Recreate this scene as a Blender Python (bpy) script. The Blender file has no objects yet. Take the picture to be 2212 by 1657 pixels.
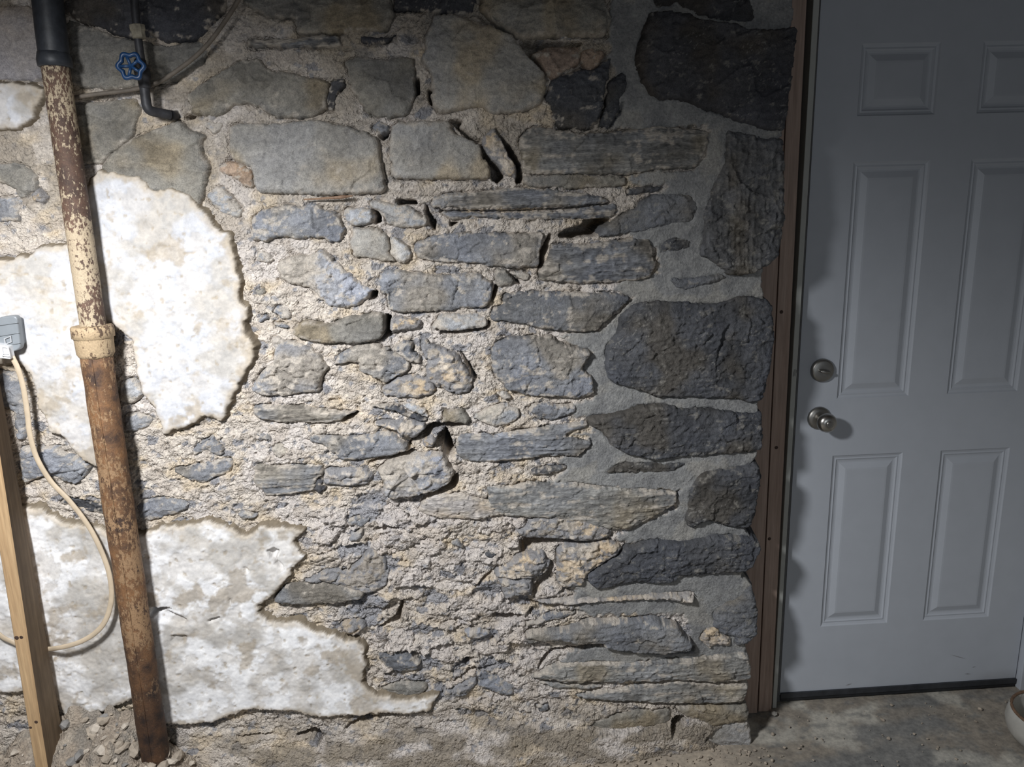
import bpy, math, random
import numpy as np

# ------------------------------------------------------------------ camera, world, lights, exposure
sc = bpy.context.scene
COL = sc.collection
W, H = 2212, 1657
F_PX = 1650.2
PITCH, ROLL, YAW = .2324, -.0293, -.0537
CAM = np.array([-.9179, -2.0442, 1.5403])
_c, _s = math.cos(YAW), math.sin(YAW)
_Rz = np.array([[_c, -_s, 0], [_s, _c, 0], [0, 0, 1]])
_fw = np.array([0, math.cos(PITCH), -math.sin(PITCH)])
_up = np.array([0, math.sin(PITCH), math.cos(PITCH)])
_rt = np.array([1., 0, 0])
RT = _Rz @ (math.cos(ROLL) * _rt + math.sin(ROLL) * _up)
UP = _Rz @ (-math.sin(ROLL) * _rt + math.cos(ROLL) * _up)
FW = _Rz @ _fw

from mathutils import Matrix, Vector
cam_d = bpy.data.cameras.new('camera')
cam = bpy.data.objects.new('camera', cam_d)
COL.objects.link(cam)
M = Matrix.Identity(4)
for i in range(3):
    M[i][0], M[i][1], M[i][2], M[i][3] = RT[i], UP[i], -FW[i], CAM[i]
cam.matrix_world = M
cam_d.sensor_width = 36
cam_d.lens = 36 * F_PX / W
cam_d.clip_start = .01
sc.camera = cam

wd = bpy.data.worlds.new('world')
sc.world = wd
wd.use_nodes = True
wd.node_tree.nodes['Background'].inputs[0].default_value = (.80, .87, 1.0, 1)
wd.node_tree.nodes['Background'].inputs[1].default_value = .055

def lamp(name, kind, loc, target, energy, color, **kw):
    d = bpy.data.lights.new(name, kind)
    d.energy = energy
    d.color = color
    for k, v in kw.items():
        setattr(d, k, v)
    o = bpy.data.objects.new(name, d)
    COL.objects.link(o)
    o.location = loc
    o.rotation_euler = (Vector(target) - Vector(loc)).to_track_quat('-Z', 'Y').to_euler()
    return o

# the shaded work lamp hung left of the camera
lamp('work_lamp', 'SPOT', (-1.68, -1.44, 1.88), (-1.77, -1.27, 1.06), 172, (.97, .985, 1.0),
     spot_size=math.radians(172), spot_blend=.66, shadow_soft_size=.09)
# added area fill behind the camera for presumed bluish daylight, no window seen
lamp('daylight_fill', 'AREA', (-.2, -4.2, 1.25), (-.1, 0, 1.0), 11, (.86, .93, 1.0), shape='RECTANGLE', size=1.3, size_y=.8)

sc.view_settings.view_transform = 'Standard'
sc.view_settings.look = 'None'
sc.view_settings.exposure = 0
sc.view_settings.gamma = 1
sc.view_settings.use_curve_mapping = False

# ------------------------------------------------------------------ small helpers
def ray(u, v):
    return FW + RT * (u - W / 2) / F_PX - UP * (v - H / 2) / F_PX
def aty(u, v, Y):
    d = ray(u, v)
    return CAM + d * ((Y - CAM[1]) / d[1])
def atz(u, v, Z):
    d = ray(u, v)
    return CAM + d * ((Z - CAM[2]) / d[2])

def sstep(a, b, x):
    t = np.clip((x - a) / (b - a), 0, 1)
    return t * t * (3 - 2 * t)

def _hash(ix, iy, seed):
    n = (ix.astype(np.int64) * 374761393 + iy.astype(np.int64) * 668265263 + seed * 1442695041) & 0xffffffff
    n = ((n ^ (n >> 13)) * 1274126177) & 0xffffffff
    n = ((n ^ (n >> 16)) * 2246822519) & 0xffffffff
    return ((n ^ (n >> 15)) & 0xffffff) / float(0x1000000)

def perlin(x, y, seed=0):
    ix, iy = np.floor(x), np.floor(y)
    fx, fy = x - ix, y - iy
    ux, uy = fx * fx * fx * (fx * (fx * 6 - 15) + 10), fy * fy * fy * (fy * (fy * 6 - 15) + 10)
    def g(dx, dy):
        a = _hash(ix + dx, iy + dy, seed) * 6.2831853
        return np.cos(a) * (fx - dx) + np.sin(a) * (fy - dy)
    a = g(0, 0) + ux * (g(1, 0) - g(0, 0))
    b = g(0, 1) + ux * (g(1, 1) - g(0, 1))
    return (a + uy * (b - a)) * 1.5

def fbm(x, y, seed=0, oct=4, gain=.5):
    r, a = 0, 1.
    for i in range(oct):
        r = r + a * perlin(x, y, seed + i * 17)
        x, y, a = x * 2.03, y * 2.03, a * gain
    return r

def facets(x, y, seed=0, tilt=1.0):
    """angular broken faces: every Worley cell is a little tilted plane; returns height, cell hash, edge distance"""
    ix, iy = np.floor(x), np.floor(y)
    f1 = np.full(x.shape, 9.); f2 = np.full(x.shape, 9.)
    hh = np.zeros(x.shape); hs = np.zeros(x.shape)
    for dx in (-1, 0, 1):
        for dy in (-1, 0, 1):
            cx, cy = ix + dx, iy + dy
            px, py = cx + _hash(cx, cy, seed), cy + _hash(cx, cy, seed + 5)
            ex, ey = x - px, y - py
            d = ex * ex + ey * ey
            h0 = _hash(cx, cy, seed + 9)
            a = _hash(cx, cy, seed + 13) * 6.2831853
            pl = (h0 - .5) + tilt * .6 * (np.cos(a) * ex + np.sin(a) * ey)
            near = d < f1
            f2 = np.where(near, f1, np.minimum(f2, d))
            hh = np.where(near, pl, hh); hs = np.where(near, h0, hs)
            f1 = np.where(near, d, f1)
    return hh, hs, np.sqrt(f2) - np.sqrt(f1)

def sdf(poly, x, z):
    """signed distance to a closed outline, positive inside"""
    P = np.asarray(poly); n = len(P)
    d = np.full(x.shape, 1e9); ins = np.zeros(x.shape, bool)
    for i in range(n):
        ax, az = P[i]; bx, bz = P[(i + 1) % n]
        ex, ez = bx - ax, bz - az
        t = np.clip(((x - ax) * ex + (z - az) * ez) / (ex * ex + ez * ez + 1e-12), 0, 1)
        d = np.minimum(d, (x - ax - t * ex) ** 2 + (z - az - t * ez) ** 2)
        c = (az > z) != (bz > z)
        if az != bz:
            ins ^= c & (x < ex * (z - az) / (bz - az) + ax)
    d = np.sqrt(d)
    return np.where(ins, d, -d)

def polyd(line, x, z):
    P = np.asarray(line); d = np.full(x.shape, 1e9)
    for i in range(len(P) - 1):
        ax, az = P[i]; ex, ez = P[i + 1] - P[i]
        t = np.clip(((x - ax) * ex + (z - az) * ez) / (ex * ex + ez * ez + 1e-12), 0, 1)
        d = np.minimum(d, (x - ax - t * ex) ** 2 + (z - az - t * ez) ** 2)
    return np.sqrt(d)

def chaikin(P, n=1):
    P = np.asarray(P, float)
    for _ in range(n):
        Q = np.roll(P, -1, 0)
        P = np.stack([.86 * P + .14 * Q, .14 * P + .86 * Q], 1).reshape(-1, 2)
    return P

def mix(a, b, t):
    return a + (b - a) * t[..., None]

def mesh_from(name, verts, faces, mat=None, parent=None, smooth=True):
    me = bpy.data.meshes.new(name)
    me.from_pydata([tuple(map(float, v)) for v in verts], [], faces)
    me.update()
    if smooth:
        me.polygons.foreach_set('use_smooth', [True] * len(me.polygons))
    o = bpy.data.objects.new(name, me)
    COL.objects.link(o)
    if mat: me.materials.append(mat)
    if parent: o.parent = parent
    return o

def grid_object(name, V, keep, col, mat, parent=None, alpha=None):
    """V (ny,nx,3), keep (ny,nx) corner mask, col (ny,nx,3) albedo"""
    ny, nx = V.shape[:2]
    idx = np.arange(ny * nx).reshape(ny, nx)
    fk = keep[:-1, :-1] | keep[1:, :-1] | keep[:-1, 1:] | keep[1:, 1:]
    q = np.stack([idx[:-1, :-1], idx[:-1, 1:], idx[1:, 1:], idx[1:, :-1]], -1)[fk]
    used = np.zeros(ny * nx, bool); used[q.ravel()] = True
    remap = np.cumsum(used) - 1
    q = remap[q]; v = V.reshape(-1, 3)[used]; c = col.reshape(-1, 3)[used]
    me = bpy.data.meshes.new(name)
    me.vertices.add(len(v)); me.vertices.foreach_set('co', v.astype(np.float32).ravel())
    me.loops.add(q.size); me.loops.foreach_set('vertex_index', q.astype(np.int32).ravel())
    me.polygons.add(len(q)); me.polygons.foreach_set('loop_start', np.arange(0, q.size, 4, dtype=np.int32))
    me.polygons.foreach_set('use_smooth', np.ones(len(q), bool))
    me.update(calc_edges=True)
    a = me.color_attributes.new('Col', 'FLOAT_COLOR', 'POINT')
    c4 = np.ones((len(c), 4), np.float32); c4[:, :3] = np.clip(c, .005, .95)
    if alpha is not None: c4[:, 3] = alpha.reshape(-1)[used]
    a.data.foreach_set('color', c4.ravel())
    me.validate()
    o = bpy.data.objects.new(name, me)
    COL.objects.link(o)
    me.materials.append(mat)
    if parent: o.parent = parent
    return o

def tag(o, label=None, cat=None, kind=None, group=None):
    for k, v in (('label', label), ('category', cat), ('kind', kind), ('group', group)):
        if v: o[k] = v
    return o

def empty(name, loc, label=None, cat=None, kind=None):
    o = bpy.data.objects.new(name, None)
    COL.objects.link(o); o.location = loc
    return tag(o, label, cat, kind)

def keep_world(o, parent):
    o.parent = parent
    o.matrix_parent_inverse = Matrix.Translation(parent.location).inverted()
    return o

def box(name, a, b, mat, parent=None, bevel=0):
    x0, y0, z0 = a; x1, y1, z1 = b
    v = [(x0, y0, z0), (x1, y0, z0), (x1, y1, z0), (x0, y1, z0), (x0, y0, z1), (x1, y0, z1), (x1, y1, z1), (x0, y1, z1)]
    f = [(0, 3, 2, 1), (4, 5, 6, 7), (0, 1, 5, 4), (1, 2, 6, 5), (2, 3, 7, 6), (3, 0, 4, 7)]
    o = mesh_from(name, v, f, mat, None, False)
    if bevel:
        m = o.modifiers.new('bevel', 'BEVEL'); m.width = bevel; m.segments = 2; m.limit_method = 'NONE'
    if parent: keep_world(o, parent)
    return o

def frame_of(t):
    t = t / np.linalg.norm(t)
    r = np.array([0, -1., 0]) if abs(t[1]) < .8 else np.array([0, 0, 1.])
    a = np.cross(t, r); a /= np.linalg.norm(a)
    return a, np.cross(a, t)

def spline(P, n):
    P = np.asarray(P, float); out = []
    Q = np.vstack([2 * P[0] - P[1], P, 2 * P[-1] - P[-2]])
    for i in range(1, len(Q) - 2):
        for t in np.linspace(0, 1, n, endpoint=False):
            a, b, c, d = Q[i - 1], Q[i], Q[i + 1], Q[i + 2]
            out.append(.5 * (2 * b + (c - a) * t + (2 * a - 5 * b + 4 * c - d) * t * t + (3 * b - a - 3 * c + d) * t ** 3))
    out.append(P[-1])
    return np.array(out)

def tube(name, P, r, mat, parent=None, seg=16, flat=1., rough=0., seed=0, cap=True):
    """round (or flattened) rod along P; r may vary along it"""
    P = np.asarray(P, float); n = len(P)
    R = np.broadcast_to(np.asarray(r, float), (n,))
    V, Fc = [], []
    for i in range(n):
        t = P[min(i + 1, n - 1)] - P[max(i - 1, 0)]
        a, b = frame_of(t)
        for k in range(seg):
            th = 2 * math.pi * k / seg
            rr = R[i]
            if rough:
                rr = rr + rough * float(perlin(np.array(math.cos(th) * 2.3 + i * .37), np.array(math.sin(th) * 2.3 + i * .21), seed))
            V.append(P[i] + rr * (math.cos(th) * a + flat * math.sin(th) * b))
    for i in range(n - 1):
        for k in range(seg):
            k2 = (k + 1) % seg
            Fc.append((i * seg + k, i * seg + k2, (i + 1) * seg + k2, (i + 1) * seg + k))
    if cap:
        Fc.append(tuple(range(seg))[::-1]); Fc.append(tuple((n - 1) * seg + k for k in range(seg)))
    o = mesh_from(name, V, Fc, mat)
    me = o.data
    for p in me.polygons[-2:]:
        if cap: p.use_smooth = False
    if parent: keep_world(o, parent)
    return o

def lathe(name, base, axis, prof, mat, parent=None, seg=32, smooth=True, rough=0):
    """prof: (distance along the axis, radius)"""
    ax = np.array(axis, float); ax /= np.linalg.norm(ax)
    a, b = frame_of(ax); base = np.array(base, float)
    V, Fc = [], []
    for (h, r) in prof:
        for k in range(seg):
            th = 2 * math.pi * k / seg
            V.append(base + ax * h + r * (math.cos(th) * a + math.sin(th) * b))
    n = len(prof)
    for i in range(n - 1):
        for k in range(seg):
            k2 = (k + 1) % seg
            Fc.append((i * seg + k, i * seg + k2, (i + 1) * seg + k2, (i + 1) * seg + k))
    Fc.append(tuple(range(seg))[::-1]); Fc.append(tuple((n - 1) * seg + k for k in range(seg)))
    o = mesh_from(name, V, Fc, mat, None, smooth)
    if smooth:
        o.data.polygons.foreach_set('use_smooth', [len(p.vertices) == 4 for p in o.data.polygons])
    if parent: keep_world(o, parent)
    return o

# ------------------------------------------------------------------ materials
def new_mat(name):
    m = bpy.data.materials.new(name); m.use_nodes = True
    nt = m.node_tree; b = nt.nodes['Principled BSDF']
    return m, nt, b

def node(nt, t, **kw):
    n = nt.nodes.new(t)
    for k, v in kw.items():
        if k.startswith('i_'):
            n.inputs[k[2:].replace('_', ' ')].default_value = v
        else:
            setattr(n, k, v)
    return n

def coords(nt, scale=(1, 1, 1)):
    tc = node(nt, 'ShaderNodeTexCoord'); mp = node(nt, 'ShaderNodeMapping')
    mp.inputs['Scale'].default_value = scale
    nt.links.new(tc.outputs['Object'], mp.inputs['Vector'])
    return mp.outputs['Vector']

def noise(nt, vec, scale, detail=4, rough=.6):
    n = node(nt, 'ShaderNodeTexNoise'); n.inputs['Scale'].default_value = scale
    n.inputs['Detail'].default_value = detail; n.inputs['Roughness'].default_value = rough
    nt.links.new(vec, n.inputs['Vector'])
    return n.outputs['Fac']

def ramp(nt, fac, stops):
    r = node(nt, 'ShaderNodeValToRGB')
    e = r.color_ramp.elements
    while len(e) < len(stops): e.new(.5)
    for el, (p, c) in zip(e, stops):
        el.position = p; el.color = (*c, 1) if len(c) == 3 else c
    nt.links.new(fac, r.inputs[0])
    return r.outputs[0]

def mixrgb(nt, fac, a, b, mode='MIX'):
    m = node(nt, 'ShaderNodeMix', data_type='RGBA', blend_type=mode)
    for s, v in ((0, fac), (6, a), (7, b)):
        if hasattr(v, 'default_value'): nt.links.new(v, m.inputs[s])
        elif s == 0: m.inputs[0].default_value = v
        else: m.inputs[s].default_value = (*v, 1)
    return m.outputs[2]

def bump(nt, b, h, strength, dist):
    n = node(nt, 'ShaderNodeBump'); n.inputs['Strength'].default_value = strength; n.inputs['Distance'].default_value = dist
    nt.links.new(h, n.inputs['Height']); nt.links.new(n.outputs[0], b.inputs['Normal'])

def mineral(name, grain, bstr, bdist, rough=.9, stretch=(1, 1, 1), crumb=0, con=1.):
    m, nt, b = new_mat(name)
    at = node(nt, 'ShaderNodeAttribute', attribute_name='Col')
    v = coords(nt, stretch)
    n1 = noise(nt, v, grain, 5, .65); n2 = noise(nt, v, grain * .28, 4, .6)
    g1 = ramp(nt, n1, [(.25, tuple(1 - con * v for v in (.38, .38, .37))), (.5, (1, 1, 1)), (.75, tuple(1 + con * v for v in (.36, .35, .32)))])
    g2 = ramp(nt, n2, [(.3, (.84, .84, .85)), (.7, (1.14, 1.13, 1.12))])
    c = mixrgb(nt, 1., at.outputs['Color'], g1, 'MULTIPLY')
    c = mixrgb(nt, 1., c, g2, 'MULTIPLY')
    nt.links.new(c, b.inputs['Base Color'])
    b.inputs['Roughness'].default_value = rough
    b.inputs['Specular IOR Level'].default_value = .25
    ad = node(nt, 'ShaderNodeMath', operation='ADD'); nt.links.new(n1, ad.inputs[0]); nt.links.new(n2, ad.inputs[1])
    hgt = ad.outputs[0]
    if crumb:                                            # crumbly lumps
        mp = node(nt, 'ShaderNodeVectorMath', operation='MULTIPLY_ADD'); mp.inputs[1].default_value = (.02, .02, .02)
        nz = node(nt, 'ShaderNodeTexNoise'); nz.inputs['Scale'].default_value = 60; nt.links.new(v, nz.inputs['Vector'])
        nt.links.new(nz.outputs['Color'], mp.inputs[0]); nt.links.new(v, mp.inputs[2])
        vo = node(nt, 'ShaderNodeTexVoronoi', feature='F1'); vo.inputs['Scale'].default_value = crumb
        nt.links.new(mp.outputs[0], vo.inputs['Vector'])
        sb = node(nt, 'ShaderNodeMath', operation='MULTIPLY_ADD'); sb.inputs[1].default_value = -1.3
        pw = node(nt, 'ShaderNodeMath', operation='MULTIPLY')
        nt.links.new(vo.outputs['Distance'], pw.inputs[0]); nt.links.new(at.outputs['Alpha'], pw.inputs[1])
        nt.links.new(pw.outputs[0], sb.inputs[0]); nt.links.new(hgt, sb.inputs[2]); hgt = sb.outputs[0]
    bump(nt, b, hgt, bstr, bdist)
    return m

M_MORTAR = mineral('old_mortar', 170, .8, .005, crumb=160)
M_STONE = mineral('slate_stone', 330, .75, .004, .8)
M_STRATA = mineral('layered_stone', 80, .8, .006, .82, (1, 1, 5), con=1.25)
M_PLASTER = mineral('lime_plaster', 130, .3, .002, con=.3)

def plain(name, col, rough=.5, metal=0., var=0, scale=40, bs=0, stretch=(1, 1, 1)):
    m, nt, b = new_mat(name)
    b.inputs['Roughness'].default_value = rough; b.inputs['Metallic'].default_value = metal
    v = coords(nt, stretch); n = noise(nt, v, scale, 5, .6)
    lo = tuple(c * (1 - var) for c in col); hi = tuple(min(1, c * (1 + var)) for c in col)
    nt.links.new(ramp(nt, n, [(.3, lo), (.7, hi)]), b.inputs['Base Color'])
    if bs: bump(nt, b, n, bs, .002)
    return m

def rusty(name, paint, under, rust, thr, scale=95, foot=False):
    """flaking paint over brown iron"""
    m, nt, b = new_mat(name)
    v = coords(nt, (1, 1, .55)); v2 = coords(nt)
    big = noise(nt, v2, 7, 3, .55); fl = noise(nt, v, scale, 6, .72); fine = noise(nt, v2, 260, 4, .6)
    ad = node(nt, 'ShaderNodeMath', operation='MULTIPLY_ADD'); ad.inputs[1].default_value = .75
    nt.links.new(big, ad.inputs[0]); nt.links.new(fl, ad.inputs[2])
    mask = ramp(nt, ad.outputs[0], [(thr - .015, (0, 0, 0)), (thr + .015, (1, 1, 1))])
    rr = ramp(nt, noise(nt, v2, 22, 5, .6), [(.35, under), (.62, rust)])
    pp = ramp(nt, fine, [(.3, tuple(c * .8 for c in paint)), (.7, tuple(min(1, c * 1.15) for c in paint))])
    rr = mixrgb(nt, .45, rr, ramp(nt, fine, [(.3, (.25, .25, .25)), (.7, (1.1, 1.1, 1.1))]), 'MULTIPLY')
    c = mixrgb(nt, mask, rr, pp)
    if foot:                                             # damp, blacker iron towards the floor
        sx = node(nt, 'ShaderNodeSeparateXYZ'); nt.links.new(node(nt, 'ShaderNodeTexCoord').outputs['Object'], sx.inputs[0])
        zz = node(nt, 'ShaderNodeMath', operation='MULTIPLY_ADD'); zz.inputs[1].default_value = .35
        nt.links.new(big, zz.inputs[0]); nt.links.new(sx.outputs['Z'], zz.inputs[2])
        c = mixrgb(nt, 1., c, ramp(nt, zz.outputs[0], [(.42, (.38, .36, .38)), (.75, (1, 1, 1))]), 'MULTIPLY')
    nt.links.new(c, b.inputs['Base Color'])
    b.inputs['Roughness'].default_value = .75
    ad2 = node(nt, 'ShaderNodeMath', operation='MULTIPLY_ADD'); ad2.inputs[1].default_value = .6
    nt.links.new(mask, ad2.inputs[0]); nt.links.new(fine, ad2.inputs[2])
    bump(nt, b, ad2.outputs[0], .5, .0022)
    return m

def wood(name, dark, light, rings=(9, 9, .5), scale=6, rough=.65):
    m, nt, b = new_mat(name)
    v = coords(nt, rings)
    n = noise(nt, v, scale, 6, .6); n2 = noise(nt, coords(nt, (40, 40, 2)), 6, 4, .6)
    c = ramp(nt, n, [(.3, dark), (.7, light)])
    c = mixrgb(nt, 1., c, ramp(nt, n2, [(.3, (.8, .8, .8)), (.7, (1.12, 1.12, 1.12))]), 'MULTIPLY')
    nt.links.new(c, b.inputs['Base Color']); b.inputs['Roughness'].default_value = rough
    bump(nt, b, n2, .25, .001)
    return m

# ------------------------------------------------------------------ the wall: outlines traced on its face
# each outline is measured on one of these tiles of the photograph (corner of the tile, 3.682 units per pixel)
TILE = dict(A=(0, 0), B=(0, 400), C=(0, 800), D=(0, 1207), E=(350, 0), F=(850, 0), G=(1250, 0), H=(450, 380),
            I=(950, 380), J=(1250, 450), K=(450, 800), L=(950, 800), M=(1200, 800), N=(450, 1207), O=(950, 1207), P=(1300, 1207))
YF = -.17                      # the face the outlines lie on
def outline(t, s):
    if t == 'X': pts = [tuple(map(float, p.split(','))) for p in s.split()]
    else:
        ox, oy = TILE[t]
        pts = [(ox + float(p.split(',')[0]) / 3.682, oy + float(p.split(',')[1]) / 3.682) for p in s.split()]
    return np.array([aty(u, v, YF)[[0, 2]] for u, v in pts])

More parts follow.
